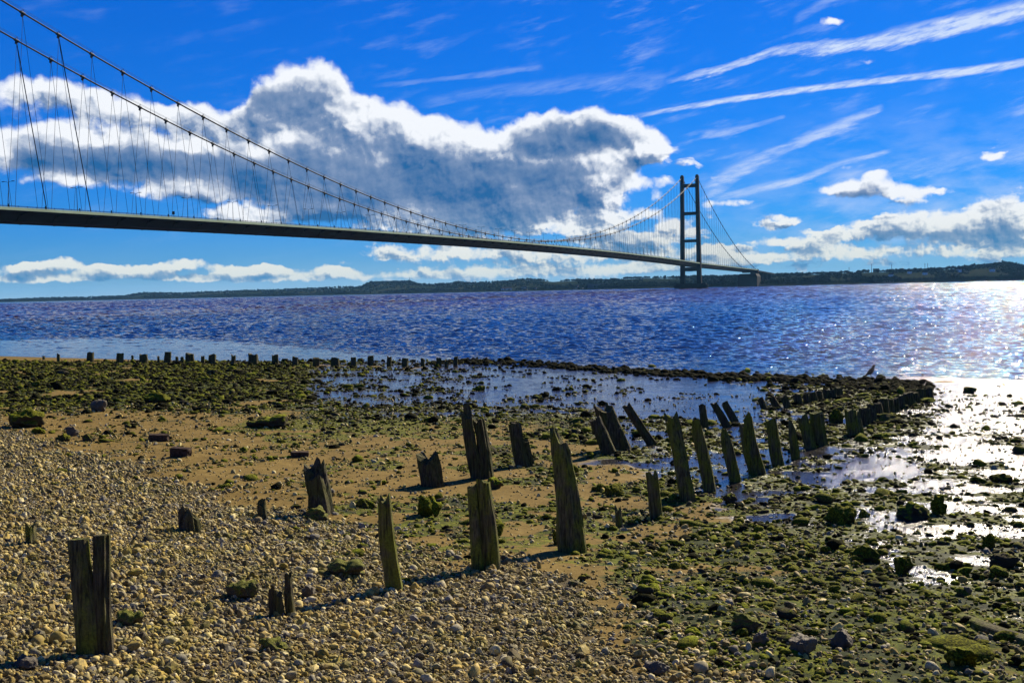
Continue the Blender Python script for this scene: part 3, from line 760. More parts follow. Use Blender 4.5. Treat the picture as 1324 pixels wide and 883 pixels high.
ROCKS = [
    (30, 553, 56, 26, 'broad bushy mound of dark green weed at the left edge of the beach', None),
    (125, 533, 26, 18, 'blocky dark boulder standing alone on the weed belt, brown top', MAT_PALE),
    (200, 521, 36, 16, 'rounded black weedy boulder just right of the blocky brown one', None),
    (345, 553, 64, 18, 'long low dark weed-hung rock beside the green sand patch', None),
    (92, 563, 18, 15, 'pale grey wedge of rock tilted up among dark weedy stones', MAT_PALE),
    (80, 571, 24, 12, 'small black weedy rock under the pale wedge', None),
    (113, 570, 22, 11, 'small black rock right of the pale wedge', None),
    (48, 560, 22, 10, 'low dark stone at the foot of the bushy weed mound', None),
    (553, 667, 40, 30, 'square shaggy dark weedy rock on the sand behind the thin post', None),
    (470, 655, 34, 13, 'flat dark stone half sunk in sand left of the shaggy rock', None),
    (640, 632, 22, 16, 'dark stone at the foot of the tall leaning pair of posts', None),
    (722, 702, 18, 24, 'upright black stone left of the big central post', None),
    (310, 770, 52, 24, 'yellow-green mossy rock lying on the shingle left of centre', MAT_MOSS),
    (352, 845, 44, 18, 'flat brown rock with a mossy edge low on the shingle', MAT_MOSS),
    (165, 806, 48, 20, 'flat mossy stone right of the front split post', MAT_MOSS),
    (398, 768, 20, 18, 'pale beige stone beside the broken twin stump', MAT_PALE),
    (28, 866, 40, 18, 'large cream stone at the lower left corner', MAT_PALE),
    (408, 672, 38, 18, 'bright green mossy rock at the foot of the jagged leaning stump', MAT_MOSS),
    (445, 745, 60, 22, 'green mossy rock between the thin post and the shingle', MAT_MOSS),
    (1090, 681, 52, 26, 'broad dark weedy boulder on the bright wet mud', None),
    (1186, 673, 58, 26, 'largest dark boulder on the bright mud towards the right edge', None),
    (1215, 668, 24, 30, 'blocky dark boulder leaning on the largest mud boulder', None),
    (1118, 670, 18, 12, 'small round stone touching the broad weedy boulder', None),
    (1120, 727, 46, 24, 'low dark hump of weed in the middle of the mossy cobbles', None),
    (1172, 742, 30, 24, 'round black boulder above the mossy cobbles', None),
    (1300, 734, 44, 20, 'dark flat boulder at the right edge of the mossy cobbles', None),
    (1280, 712, 20, 22, 'upright dark stone at the right edge on wet mud', None),
    (1298, 623, 34, 14, 'dark boulder on glaring mud near the right edge', None),
    (1245, 866, 50, 26, 'dark green shaggy clump of weed at the lower right', None),
    (1090, 840, 36, 26, 'bare brown block among mossy stones at the lower right', MAT_PALE),
    (966, 823, 46, 28, 'grey-green rounded boulder among yellow mossy pebbles at the bottom', MAT_MOSS),
    (1040, 856, 42, 24, 'slate grey angular stone at the bottom right of the shingle', MAT_PALE),
    (1250, 770, 18, 14, 'pale bluish wedge of stone on the wet mud at the right', MAT_PALE),
    (985, 845, 26, 20, 'small grey cube of stone in the mossy pebbles', MAT_PALE),
    (850, 870, 40, 16, 'pinkish flat stone at the bottom centre of the shingle', MAT_PALE),
    (1150, 546, 36, 12, 'low flat rock right of the end of the groyne', None),
    (1142, 568, 30, 9, 'small rounded hump of weed on the glaring mud by the groyne', None),
    (1082, 548, 24, 20, 'round black boulder inside the double row of posts', None),
    (1256, 508, 20, 9, 'lone black rock at the water edge on the right', None),
    (620, 505, 18, 7, 'lone black rock on the blue wet flat', None),
    (1200, 521, 30, 7, 'flat black rock off the tip of the groyne', None),
    (945, 651, 22, 13, 'dark round stone in front of the slim central posts', None),
    (640, 692, 30, 18, 'dark mossy stone behind the forked post', None),
    (795, 640, 30, 16, 'green weed-topped stone behind the big central post', None),
    (775, 635, 24, 11, 'low weedy stone right of the tall leaning pair', None),
]
for px, py, w, h, lb, mt in ROCKS:
    rock(px, py, w, h, lb, mt, ang=1.0 if mt is MAT_PALE else .3, rough=.3 if mt is MAT_PALE else .44)
def brick(px, py, w, h, label):
    x, y = ground_xy(px, py); z = float(full_z(np.array([x]), np.array([y]))[0][0]); u = y/F_PX
    b = bmesh.new(); bmesh.ops.create_cube(b, size=1.0)
    bmesh.ops.subdivide_edges(b, edges=b.edges[:], cuts=3, use_grid_fill=True)
    for v in b.verts:
        v.co = Vector((v.co.x*w*u, v.co.y*w*u*.5, v.co.z*h*u*1.2)); k = random.uniform(-1, 1)*.03*w*u
        v.co += Vector((k, -k, k*.6))
    bmesh.ops.bevel(b, geom=[e for e in b.edges if e.calc_face_angle(0) > 1.0], offset=.06*h*u, segments=2, affect='EDGES')
    me = bpy.data.meshes.new('masonry_block'); b.to_mesh(me); b.free(); me.materials.append(MAT_BRICK)
    o = link('masonry_block', me, loc=(x, y, z + h*u*.45)); o.rotation_euler = (.06, .05, random.uniform(-.2, .2)); tag(o, label, 'block')
brick(205, 570, 24, 9, 'dark squared block lying on open sand, nearer the water of the two')
brick(234, 592, 24, 11, 'dark squared block on the sand next to the shingle')
brick(388, 590, 22, 6, 'thin dark slab behind the jagged leaning stump')

# ------------------------------------------------------------------ timber posts
def mat_timber(name, dark, moss, amt):
    m, nt, b = new_mat(name); O = objco(nt); P, N = pos(nt); r = orand(nt)
    st = vadd(nt, O, (1, 1, .07), 'MULTIPLY')
    g = noise(nt, st, 34.0, 6.0, .65); g2 = noise(nt, st, 9.0, 4.0, .6); a = noise(nt, P, 3.2, 5.0, .6)
    wood = ramp(nt, g, [(.28, tuple(c*.12 for c in dark)), (.47, dark), (.7, tuple(c*2.6 for c in dark))])
    ms = ramp(nt, noise(nt, P, 40.0, 4.0, .7), [(.3, tuple(c*.45 for c in moss)), (.7, tuple(c*1.3 for c in moss))])
    ms = mixc(nt, g.step(.30, .52), tuple(c*.2 for c in dark), ms)
    setin(nt, b, 'Base Color', mixc(nt, ((a*.6 + g2*.4).step(.40, .58)*amt).clamp(), wood, ms))
    setin(nt, b, 'Roughness', .88); setin(nt, b, 'Specular IOR Level', .1)
    bump(nt, b, g*.8 + g2*.6 + noise(nt, P, 70.0, 3.0, .6)*.3, .045, 1.0); return m
MAT_T1 = mat_timber('mossy_timber', (.072, .062, .032), (.15, .16, .02), .95)
MAT_T2 = mat_timber('dark_timber', (.052, .043, .026), (.085, .09, .017), .65)

def timber_mesh(vec, w, dep, seed, jag, mat, taper=.82, rings=22, n=22, pointed=0.0, sink=.35):
    """a weathered balk from the origin along vec"""
    g = np.random.default_rng(int(seed*100)); L = float(np.linalg.norm(vec)); ax = np.array(vec)/L
    side = np.array([1.0, 0, 0]) - ax*ax[0]; side /= np.linalg.norm(side); fr = np.cross(side, ax)
    th = np.linspace(0, 2*math.pi, n, endpoint=False)
    rot = g.uniform(-.5, .5)
    cs = np.sign(np.cos(th))*np.abs(np.cos(th))**.72; sn = np.sign(np.sin(th))*np.abs(np.sin(th))**.72
    groove = 1 + .42*(vn(th*2.3 + seed*3.1, th*0 + seed) - .5) + .34*(vn(th*5.1 + 7, th*0 + seed*1.7) - .5)
    groove[0] = (groove[0] + groove[-1])/2
    topj = np.zeros(n)
    if jag > 0.001:
        topj = (jag*1.2 + .025)*np.clip(fbm(np.cos(th)*.8 + seed*5.3, np.sin(th)*.8 + seed*2.7, 3)*3.0 - .95, 0, 1.2)
    vs = []
    for i in range(rings):
        t = i/(rings-1); s = -sink + t*(L + sink)
        tt = max(0, s)/L
        k = (1 - (1 - taper)*tt)
        if pointed: k *= 1 - pointed*sstep(np.array([tt]), .72, 1.02)[0]
        wob = 1 + .26*(fbm(np.full(n, s*2.2 + seed), th*1.4 + seed*.3, 3) - .5)
        X = cs*w/2*k*groove*wob; Y = sn*dep/2*k*groove*wob
        X, Y = X*math.cos(rot*.3) - Y*math.sin(rot*.3), X*math.sin(rot*.3) + Y*math.cos(rot*.3)
        drop = topj*L*sstep(np.array([t]), .35, 1.0)[0]
        bow = .02*L*math.sin(tt*2.6 + seed)
        vs.append(side[None]*(X + bow)[:, None] + fr[None]*Y[:, None] + ax[None]*(s - drop)[:, None])
    vs = np.concatenate(vs); c = vs[-n:].mean(0) - ax*(.06*w + (topj.max()*L*.15))
    vs = np.vstack([vs, c[None]])
    fs = [(i*n+k, i*n+(k+1) % n, (i+1)*n+(k+1) % n, (i+1)*n+k) for i in range(rings-1) for k in range(n)]
    b = (rings-1)*n; fs += [(b+k, b+(k+1) % n, len(vs)-1) for k in range(n)]
    me = mesh_np('timber', vs, fs, mat)
    return me

POST_N = [0]
def post(bx_, by_, tx, ty, w, label, jag=.08, mat=None, pointed=0.0, twin=None, name='timber_post', cat='post', group=None, dep=None, taper=.85, splits=()):
    """foot and head given by their photo places; twin = second balk (bx, by, tx, ty, w)"""
    POST_N[0] += 1; sd = POST_N[0]
    x, y = ground_xy(bx_, by_); z = float(full_z(np.array([x]), np.array([y]))[0][0])
    d = np.dot((x, y, z - EYE), FWD); u = d/F_PX
    def vec(bx0, by0, tx0, ty0):
        q = ray(tx0, ty0)/F_PX*d; q0 = ray(bx0, by0)/F_PX*d
        return q0 + np.array((0, 0, EYE)), q - q0
    o0, v = vec(bx_, by_, tx, ty); v = v + np.array([0, random.uniform(-.05, .12)*np.linalg.norm(v), 0])
    ww = w*u; small = w < 11
    kw = dict(rings=10, n=12) if small else {}
    loc = (x, y + (dep or ww)*.35, z)
    if twin is None:
        o = link(name, timber_mesh(v, ww, dep or ww*.85, sd*1.37, jag, mat or MAT_T1, taper, pointed=pointed, **kw), loc=loc)
        return tag(o, label, cat, group)
    t = thing(name, label, cat, loc, group)
    link('timber', timber_mesh(v, ww, dep or ww*.85, sd*1.37, jag, mat or MAT_T1, taper, pointed=pointed, **kw), t)
    o1, v1 = vec(*twin[:4]); dx = (twin[0] - bx_)*u
    link('timber', timber_mesh(v1 + np.array([0, .03, 0]), twin[4]*u, twin[4]*u*.9, sd*2.11 + 40, jag*.8, twin[5] if len(twin) > 5 else (mat or MAT_T1), taper, **kw), t, (dx, .03 + ww*.12, (by_ - twin[1])*u*.5))
    return t
G1 = 'weathered groyne posts on the beach'
FRONT = [
    dict(a=(107, 848, 97, 700, 27), twin=(131, 841, 122, 693, 21, MAT_T2), label='split pair of dark timbers nearest the camera at lower left', jag=0.0, taper=.9),
    dict(a=(38, 706, 36, 678, 14), label='short broken stub at the left edge of the shingle', jag=.3),
    dict(a=(240, 685, 237, 650, 30), label='small pointed stump with a low shoulder standing in the shingle', jag=.5, mat=MAT_T2, pointed=.6),
    dict(a=(338, 668, 335, 642, 15), label='small dark stub just right of the pointed stump', jag=.3, mat=MAT_T2),
    dict(a=(414, 665, 401, 588, 32), label='thick jagged stump leaning left at the edge of the sand', jag=.28, mat=MAT_T2),
    dict(a=(358, 794, 356, 752, 18), twin=(373, 794, 370, 742, 12), label='low broken twin stump in the middle of the shingle', jag=.35, mat=MAT_T2),
    dict(a=(511, 763, 497, 637, 23), label='thin upright post leaning left with rounded head, in front of the shaggy rock', jag=.06, taper=.75),
    dict(a=(621, 738, 608, 628, 17), twin=(636, 737, 623, 620, 18), label='forked double post in the centre with two pale ridged halves', jag=.03),
    dict(a=(741, 713, 720, 548, 34), label='tallest and thickest post, notched narrow head, mossy right side', jag=.16, taper=.62),
    dict(a=(558, 629, 551, 586, 30), label='squat black stump with a ragged top alone on the sand', jag=.3, mat=MAT_T2),
    dict(a=(615, 619, 603, 521, 17), twin=(628, 619, 618, 543, 17, MAT_T2), label='tall leaning pair of thin dark posts behind the forked post', jag=.12, mat=MAT_T2),
    dict(a=(677, 603, 664, 545, 18), twin=(687, 600, 680, 566, 8, MAT_T2), label='leaning dark post with a thin splinter at its right', jag=.1, mat=MAT_T2),
    dict(a=(850, 669, 840, 606, 17), label='short mossy post left of the long leaning ones', jag=.2),
    dict(a=(801, 680, 799, 652, 9), label='tiny mossy stub between the big post and the short post', jag=.2),
    dict(a=(788, 590, 770, 542, 17), label='shorter dark slanting stake left of the black slab', jag=.1, mat=MAT_T2),
    dict(a=(804, 583, 780, 521, 27), label='broad black slab-like stake leaning left by the wet flat', jag=.14, mat=MAT_T2),
    dict(a=(846, 576, 809, 524, 12), label='thin stake leaning farthest to the left', jag=.05, mat=MAT_T2),
    dict(a=(891, 648, 866, 534, 20), label='long leaning post, first of the slim row right of centre', jag=.1),
    dict(a=(918, 636, 900, 543, 17), label='slim leaning post, second of the row right of centre', jag=.12),
    dict(a=(951, 622, 937, 552, 15), label='thin pointed post, third of the row right of centre', jag=.12, pointed=.5),
    dict(a=(982, 614, 964, 534, 19), label='tall post with a notched head, fourth of the row right of centre', jag=.14),
    dict(a=(1008, 602, 995, 541, 15), label='flat-topped post, fifth of the row right of centre', jag=.03),
    dict(a=(1029, 594, 1020, 541, 11), label='thin pointed post, sixth of the row right of centre', jag=.15, pointed=.4),
    dict(a=(1048, 580, 1038, 535, 14), label='leaning post, seventh of the row right of centre', jag=.12),
    dict(a=(1064, 577, 1058, 532, 19), label='thick blocky post, last before the gap in the right row', jag=.05),
    dict(a=(1108, 564, 1101, 529, 16), twin=(1116, 568, 1110, 535, 7), label='split post at the near end of the groyne stumps', jag=.06),
]
for q in FRONT:
    a = q['a']
    post(*a, q['label'], jag=q.get('jag', .08), mat=q.get('mat'), pointed=q.get('pointed', 0), twin=q.get('twin'), group=G1, taper=q.get('taper', .85))
BACK = [((912, 556, 907, 522, 11), 'upright black stake, first of the small back row over wet mud'), ((940, 553, 922, 520, 10), 'strongly slanting black stake, second of the small back row'),
        ((950, 545, 938, 520, 10), 'slanting black stake, third of the small back row'), ((990, 529, 983, 514, 9), 'short slanting stub, fourth of the small back row'),
        ((1006, 527, 997, 513, 10), 'short slanting stub, fifth of the small back row'), ((1019, 528, 1012, 511, 10), 'short slanting stub, sixth of the small back row'),
        ((1034, 524, 1031, 510, 10), 'square stub, seventh of the small back row'), ((1045, 523, 1042, 509, 9), 'square stub, eighth of the small back row'),
        ((1054, 520, 1051, 507, 9), 'square stub, ninth of the small back row'), ((1061, 518, 1059, 505, 8), 'square stub, tenth of the small back row'),
        ((1070, 516, 1068, 504, 9), 'square stub, eleventh of the small back row'), ((1079, 516, 1077, 503, 9), 'square stub, twelfth of the small back row'), ((1087, 514, 1085, 500, 9), 'square stub at the far end of the small back row')]
for a, lb in BACK: post(*a, lb, jag=.08, mat=MAT_T2, name='timber_stake', cat='stake', group='small back row of black stakes')
ORD = ['first', 'second', 'third', 'fourth', 'fifth', 'sixth', 'seventh', 'eighth', 'ninth', 'tenth', 'eleventh', 'twelfth', 'thirteenth', 'fourteenth', 'fifteenth', 'sixteenth',
       'seventeenth', 'eighteenth', 'nineteenth', 'twentieth', 'twenty-first', 'twenty-second', 'twenty-third', 'twenty-fourth', 'twenty-fifth', 'twenty-sixth', 'twenty-seventh', 'twenty-eighth', 'twenty-ninth', 'thirtieth', 'thirty-first']
gx = [(1121, 551, 527, 13), (1130, 548, 524, 10), (1138, 543, 521, 10), (1146, 540, 517, 11), (1154, 536, 515, 10), (1161, 533, 514, 9), (1168, 529, 512, 9), (1177, 525, 508, 12), (1186, 522, 508, 10), (1194, 519, 503, 11), (1203, 516, 502, 12)]
for i, (x, yb, yt, w) in enumerate(gx):
    post(x, yb, x - 2, yt, w, 'blunt weedy stump, %s along the groyne towards the water' % ORD[i], jag=.06, mat=MAT_T2, name='groyne_stump', cat='stump', group='closely set stumps of the groyne', taper=.95)
fx = [(56, 464, 460, 3), (75, 467, 457, 4), (116, 467, 455, 9), (154, 469, 457, 9), (171, 467, 459, 3), (185, 469, 457, 10), (205, 469, 460, 3), (216, 469, 455, 9), (228, 469, 460, 4), (235, 469, 461, 4), (245, 469, 456, 10), (262, 469, 460, 5), (274, 470, 457, 9),
      (301, 473, 458, 6), (327, 471, 457, 12), (355, 471, 459, 9), (381, 472, 461, 8), (408, 473, 462, 9), (432, 473, 462, 11), (457, 473, 461, 7), (479, 472, 460, 8), (503, 473, 460, 6), (523, 473, 463, 8), (546, 473, 463, 5), (567, 473, 462, 7), (577, 474, 465, 5), (589, 472, 460, 6)]
for i, (x, yb, yt, w) in enumerate(fx):
    wd = 'thin' if w < 6 else ('squat' if w > 8 else 'short')
    post(x, yb + 1, x, yt, w, '%s black stump, %s from the left in the far row at the water' % (wd, ORD[i]), jag=.12, mat=MAT_T2, name='far_stump', cat='stump', group='far row of stumps along the water', taper=.95)
def log_on_beach(p0, p1, w, label):
    a = ground_xy(*p0); b = ground_xy(*p1); za = float(base_z(*a)); zb = float(base_z(*b))
    u = a[1]/F_PX; v = np.array([b[0]-a[0], b[1]-a[1], zb - za])
    g = timber_mesh(v, w*u, w*u*.8, 77.7, .05, MAT_T1, .9, sink=.0)
    tag(link('timber_baulk', g, loc=(a[0], a[1], za + w*u*.3)), label, 'timber')
log_on_beach((1330, 838), (1236, 800), 18, 'mossy timber lying half buried in weedy stones at the right edge')

# ------------------------------------------------------------------ weedy stone ridge along the water
def build_ridge():
    g = np.random.default_rng(21)
    root = thing('stone_ridge', 'low black ridge of weed-covered stones between wet flat and open water', 'ridge', (*ground_xy(850, 482), 0))
    rx = np.array([560, 600, 700, 800, 900, 1000, 1060, 1110, 1160, 1200]); ry = np.array([470, 469, 473, 480, 486, 490, 493, 497, 500, 503])
    pts = []
    for i in range(1700):
        px = g.uniform(560, 1205); wid = np.interp(px, [560, 700, 1000, 1080, 1205], [1.6, 1.8, 2.2, 6, 7])
        py = np.interp(px, rx, ry) + g.normal(0, wid*.8)
        x, y = ground_xy(px, py); pts.append((x, y, max(.0, float(base_z(x, y)))))
    P = np.array(pts) - np.array(root.location)
    rad = np.clip(.15*np.exp(g.normal(0, .45, len(P))), .06, .42)
    order = np.argsort(-rad)
    rot = np.stack([g.normal(0, .3, len(P)), g.normal(0, .3, len(P)), g.uniform(0, 6.28, len(P))], 1)
    vid = g.integers(0, len(WRACK), len(P))
    for i in order[:300]:
        o = link('stone', WRACK[vid[i]], root, P[i]); o.rotation_euler = rot[i]; o.scale = (rad[i],)*3
    k = order[300:]
    o = instancer('ridge_rubble', WRACK, P[k], rot[k], np.repeat(rad[k], 3).reshape(-1, 3), vid[k]); o.parent = root
build_ridge()

# ------------------------------------------------------------------ the bird on the ridge
def build_bird():
    x, y = ground_xy(1126, 494); u = y/F_PX; z = max(0.05, float(base_z(x, y))) + .28
    MB_ = plain('dark_plumage', (.018, .016, .016), .6)
    sp = [(-.62, -.30, .03), (-.42, -.16, .09), (-.16, .02, .20), (.05, .22, .235), (.20, .45, .19), (.28, .62, .115), (.33, .76, .125), (.40, .86, .11), (.46, .90, .055)]
    m = MB(); k = .42; n = 10; rings = []
    for i, (a, b, r) in enumerate(sp):
        q, p = sp[min(i+1, len(sp)-1)], sp[max(i-1, 0)]; t = Vector((q[0]-p[0], 0, q[1]-p[1])).normalized(); nn = Vector((-t.z, 0, t.x))
        rings.append([Vector((a, 0, b + .42))*k + (nn*math.cos(w)*r*1.3 + Vector((0, 1, 0))*math.sin(w)*r*1.15)*k for w in [2*math.pi*j/n for j in range(n)]])
    m.loft(rings)
    o = m.build('bird', MB_, None, (x, y, z), True)
    tag(o, 'dark bird perched upright on the stone ridge at the water', 'bird')
    bk = MB(); bk.tube([Vector((.45, 0, 1.31))*k, Vector((.68, 0, 1.29))*k], [.035*k, .006*k]); bk.build('beak', MB_, o)
    for s in (-1, 1):
        lg = MB(); lg.tube([Vector((-.02, s*.08, .50))*k, Vector((.02, s*.08, 0))*k], .022*k); lg.tube([Vector((.02, s*.08, .0))*k, Vector((.16, s*.1, -.01))*k], .018*k); lg.build('leg', MB_, o)
    for s in (-1, 1):
        wg = MB(); wg.loft([[Vector((a + dx*.0, s*(r*.86 + .01), b + .42 + dz))*k for dx, dz in ((0, r*.55), (0, .0), (0, -r*.45))] + [Vector((a, s*(r*.6), b + .42))*k] for a, b, r in sp[0:5]]); wg.build('wing', MB_, o)
build_bird()

# ------------------------------------------------------------------ the bridge
BX, BY, TH, TOP, LOWC, DMID, DEND = 263.50, 1586.99, 0.3766, 161.96, 47.10, 44.32, 37.82
SPAN, SIDE, HALF, PANEL, OFF = 1410.0, 530.0, 11.0, 18.1, 1247.94
UX, UY = -math.sin(TH), -math.cos(TH); NX, NY = math.cos(TH), -math.sin(TH)
def deck_z(s): return DMID - (DMID - DEND)*((s - SPAN/2)/(SPAN/2))**2 if s >= 0 else DEND + s*.0095
def cable_z(s):
    if s >= 0: return LOWC + (TOP - LOWC)*((s - SPAN/2)/(SPAN/2))**2
    t = -s/SIDE; zb = deck_z(-SIDE) + 1.0
    return TOP + (zb - TOP)*t - 4*16.0*t*(1-t)
def build_bridge():
    root = thing('suspension_bridge', 'long dark suspension bridge with a tall twin-legged tower across the estuary', 'bridge', (BX, BY, 0))
    def loc(s, side, z): return Vector((UX*s + NX*side, UY*s + NY*side, z))
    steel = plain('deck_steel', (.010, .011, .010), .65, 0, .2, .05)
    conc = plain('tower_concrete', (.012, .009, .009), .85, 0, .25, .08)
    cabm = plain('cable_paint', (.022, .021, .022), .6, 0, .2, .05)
    green = plain('green_walkway', (.26, .34, .22), .7, 0, .15, .1)
    hang = plain('hanger_rope', (.03, .03, .035), .6, 0, .2, .05)
    # box deck, walkway brackets, parapets
    st = [s for s in np.arange(-SIDE, SPAN + 1, 20)]
    prof = [(-10.8, -.5), (10.8, -.5), (11.1, -1.4), (8.6, -4.9), (-8.6, -4.9), (-11.1, -1.4)]
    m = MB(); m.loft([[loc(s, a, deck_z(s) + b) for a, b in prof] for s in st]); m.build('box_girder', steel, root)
    m = MB()
    for s in np.arange(-SIDE + 9, SPAN, PANEL):
        m.loft([[loc(s + e, a*1.012, deck_z(s) + (b - (.12 if b < -2 else 0))) for a, b in prof] for e in (-.22, .22)])
        for sd in (-1, 1): m.loft([[loc(s + e, sd*a, deck_z(s) + b) for a, b in ((11.0, -1.9), (14.2, -1.8), (11.0, -3.0))] for e in (-.15, .15)])
    m.build('stiffener', steel, root)
    for sd in (-1, 1):
        m = MB(); m.loft([[loc(s, sd*a, deck_z(s) + b) for a, b in [(11.2, -1.9), (14.3, -1.75), (14.4, -1.15), (11.2, -1.3)]] for s in st]); m.build('walkway', steel, root)
        m = MB(); m.loft([[loc(s, sd*a, deck_z(s) + b) for a, b in [(14.42, -1.3), (14.62, -1.3), (14.5, -.15), (14.42, -.15)]] for s in st]); m.build('parapet', green, root)
        m = MB()
        for h in (.35, .1): m.tube([loc(s, sd*14.3, deck_z(s) + h) for s in st], .07, 4)
        for s in np.arange(-SIDE, SPAN, 4.525): m.tube([loc(s, sd*14.3, deck_z(s) - 1.2), loc(s, sd*14.3, deck_z(s) + .5)], .09, 4, False)
        for s in np.arange(-SIDE, SPAN, PANEL): m.tube([loc(s, sd*14.3, deck_z(s) - 1.2), loc(s, sd*14.3, deck_z(s) + 1.0)], .26, 4, False)
        m.build('railing', steel, root)
    # tower: two tapering legs, four cross beams, pier
    def rect(c, w, d, z):
        return [Vector((NX*(c + a*w/2) + UX*b*d/2, NY*(c + a*w/2) + UY*b*d/2, z)) for a, b in ((-1, -1), (1, -1), (1, 1), (-1, 1))]
    for sd in (-1, 1):
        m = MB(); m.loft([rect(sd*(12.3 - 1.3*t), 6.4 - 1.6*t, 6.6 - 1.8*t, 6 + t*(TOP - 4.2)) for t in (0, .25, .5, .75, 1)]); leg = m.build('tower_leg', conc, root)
        m = MB(); m.loft([rect(sd*11, 3.4, 5.8, TOP + 1.7), rect(sd*11, 3.0, 4.6, TOP + 3.6)]); m.build('cable_saddle', steel, leg)
    for z0, z1, dd in ((147.5, 152.6, 4.6), (107.5, 112, 4.6), (68, 72, 4.8), (26, 31.6, 6.0)):
        t = (z0 + z1)/2/TOP; hw = 12.3 - 1.3*t - (6.4 - 1.6*t)/2 + .3
        m = MB(); m.loft([[Vector((NX*a + UX*b*dd/2, NY*a + UY*b*dd/2, z)) for z, b in ((z0, -1), (z1, -1), (z1, 1), (z0, 1))] for a in (-hw, hw)]); m.build('cross_beam', conc, root)
    m = MB()
    def oval(c, w, d, z): return [Vector((NX*(c + w/2*math.copysign(abs(math.cos(q))**.5, math.cos(q))) + UX*d/2*math.sin(q), NY*(c + w/2*math.copysign(abs(math.cos(q))**.5, math.cos(q))) + UY*d/2*math.sin(q), z)) for q in [2*math.pi*(i + .5)/20 for i in range(20)]]
    m.loft([oval(0, 50, 17, -6), oval(0, 50, 17, 6.2)]); m.loft([oval(0, 46, 15, 6.2), oval(0, 45, 14, 8.2)]); m.build('pier', conc, root)
    # main cables with clamps
    sc = [OFF + PANEL*k for k in range(-69, 9)]
    sc = [s for s in sc if 12 < s < SPAN - 8]; ss = [-(14 + PANEL*k) for k in range(28)]
    cm = MB(); cm.tube([(-1.0, 0, 0), (1.0, 0, 0)], .62, 8); cm.box((0, 0, -1.0), (1.1, .35, 1.3)); cm.tube([(0, .25, 0), (0, .25, 1.5)], .09, 4); cm.tube([(0, -.25, 0), (0, -.25, 1.5)], .09, 4)
    cme = cm.mesh('cable_clamp', cabm)
    for sd in (-1, 1):
        pts = [loc(s, sd*HALF, cable_z(s) + 1.5*0) for s in list(np.linspace(-SIDE, 0, 30)) + list(np.linspace(0, SPAN, 110))[1:]]
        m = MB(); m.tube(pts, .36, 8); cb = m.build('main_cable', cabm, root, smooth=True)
        m = MB()
        for o2 in (-.45, .45): m.tube([p + Vector((NX*o2, NY*o2, 1.4)) for p in pts], .05, 4, False)
        m.build('hand_rope', hang, cb)
        for s in sc + ss:
            o = link('cable_clamp', cme, cb, loc(s, sd*HALF, cable_z(s)))
            t = (loc(s + 1, sd*HALF, cable_z(s + 1)) - loc(s - 1, sd*HALF, cable_z(s - 1))).normalized()
            yv = Vector((NX, NY, 0)); zv = t.cross(yv)
            if zv.z < 0: zv = -zv
            o.rotation_euler = Matrix((t, zv.cross(t), zv)).transposed().to_euler()
    # hangers: inclined pairs; the nearest 300 are rods of their own
    rod = MB(); rod.tube([(0, 0, 0), (0, 0, 1)], 1.0, 5, False); rod = rod.mesh('hanger', hang)
    alls = []
    for sd in (-1, 1):
        for s in sc:
            for e in (-1, 1):
                s2 = s + e*PANEL/2*.92
                if 6 < s2 < SPAN: alls.append((s, sd, s2))
        for s in ss:
            for e in (-1, 1):
                s2 = s + e*PANEL/2*.92
                if -SIDE < s2 < -4: alls.append((s, sd, s2))
    alls = [(a, b, c) for a, b, c in alls if cable_z(a) - deck_z(c) > 1.2]
    def px_of(a, b): p = loc(a, b*HALF, cable_z(a)*.6 + 15) + Vector((BX, BY, 0)); return to_px(p.x, p.y, p.z)[0]
    alls.sort(key=lambda q: -q[0] - (5000 if px_of(q[0], q[1]) < -60 else 0)*-1 if False else (px_of(q[0], q[1]) < -60, -q[0]))
    rest = MB()
    for i, (s, sd, s2) in enumerate(alls):
        a = loc(s, sd*HALF, cable_z(s) - 1.2); b = loc(s2, sd*11.6, deck_z(s2) - .9)
        if i < 300:
            o = link('hanger', rod, root, b); dv = a - b; o.rotation_euler = dv.to_track_quat('Z', 'Y').to_euler(); o.scale = (.075, .075, dv.length)
        else:
            rest.tube([b, a], .075, 4, False)
    rest.build('hanger_rods', hang, root, kind='stuff')
    # two stouter rods that show near the left edge
    for s, sd in ((OFF - PANEL, 1), (OFF - PANEL, -1)):
        a = loc(s, sd*HALF, cable_z(s) - 1); b = loc(s - 13.5, sd*11.6, deck_z(s) - .9); dv = a - b
        o = link('tie_rod', rod, root, b, label='thicker inclined tie rod among the thin hangers'); o.rotation_euler = dv.to_track_quat('Z', 'Y').to_euler(); o.scale = (.2, .2, dv.length)
    # far anchorage and approach span
    s0 = -SIDE
    m = MB(); m.loft([rect(0, 36, 44, -2), rect(0, 36, 44, 20), rect(0, 30, 40, 25)]); an = m.build('anchorage', conc, root); an.location = loc(s0 + 8, 0, 0)
    m = MB(); m.loft([rect(0, 30, 10, 0), rect(0, 30, 10, 6.5)]); an2 = m.build('anchorage_block', conc, root); an2.location = loc(s0 - 6, 0, 27)
    m = MB(); m.loft([[loc(s, a, deck_z(s0) + (s - s0)*.02 + b) for a, b in ((-11, -.4), (11, -.4), (11, -2.6), (-11, -2.6))] for s in (s0 - .2, s0 - 260)]); m.build('approach_span', steel, root)
    for k in range(1, 5):
        m = MB(); m.loft([rect(0, 16, 3, -1), rect(0, 16, 3, 29)]); q = m.build('approach_pier', conc, root); q.location = loc(s0 - 55*k, 0, -1)
    # lamps on the central reserve and one sign
    m = MB(); m.tube([(0, 0, 0), (0, 0, 11.2)], [.16, .08], 6); pole = m.mesh('pole', hang)
    m = MB()
    for e in (-1, 1):
        m.tube([(0, 0, 11.1), (e*1.0, 0, 11.5), (e*2.1, 0, 11.6)], .07, 5)
    armm = m.mesh('arm', hang)
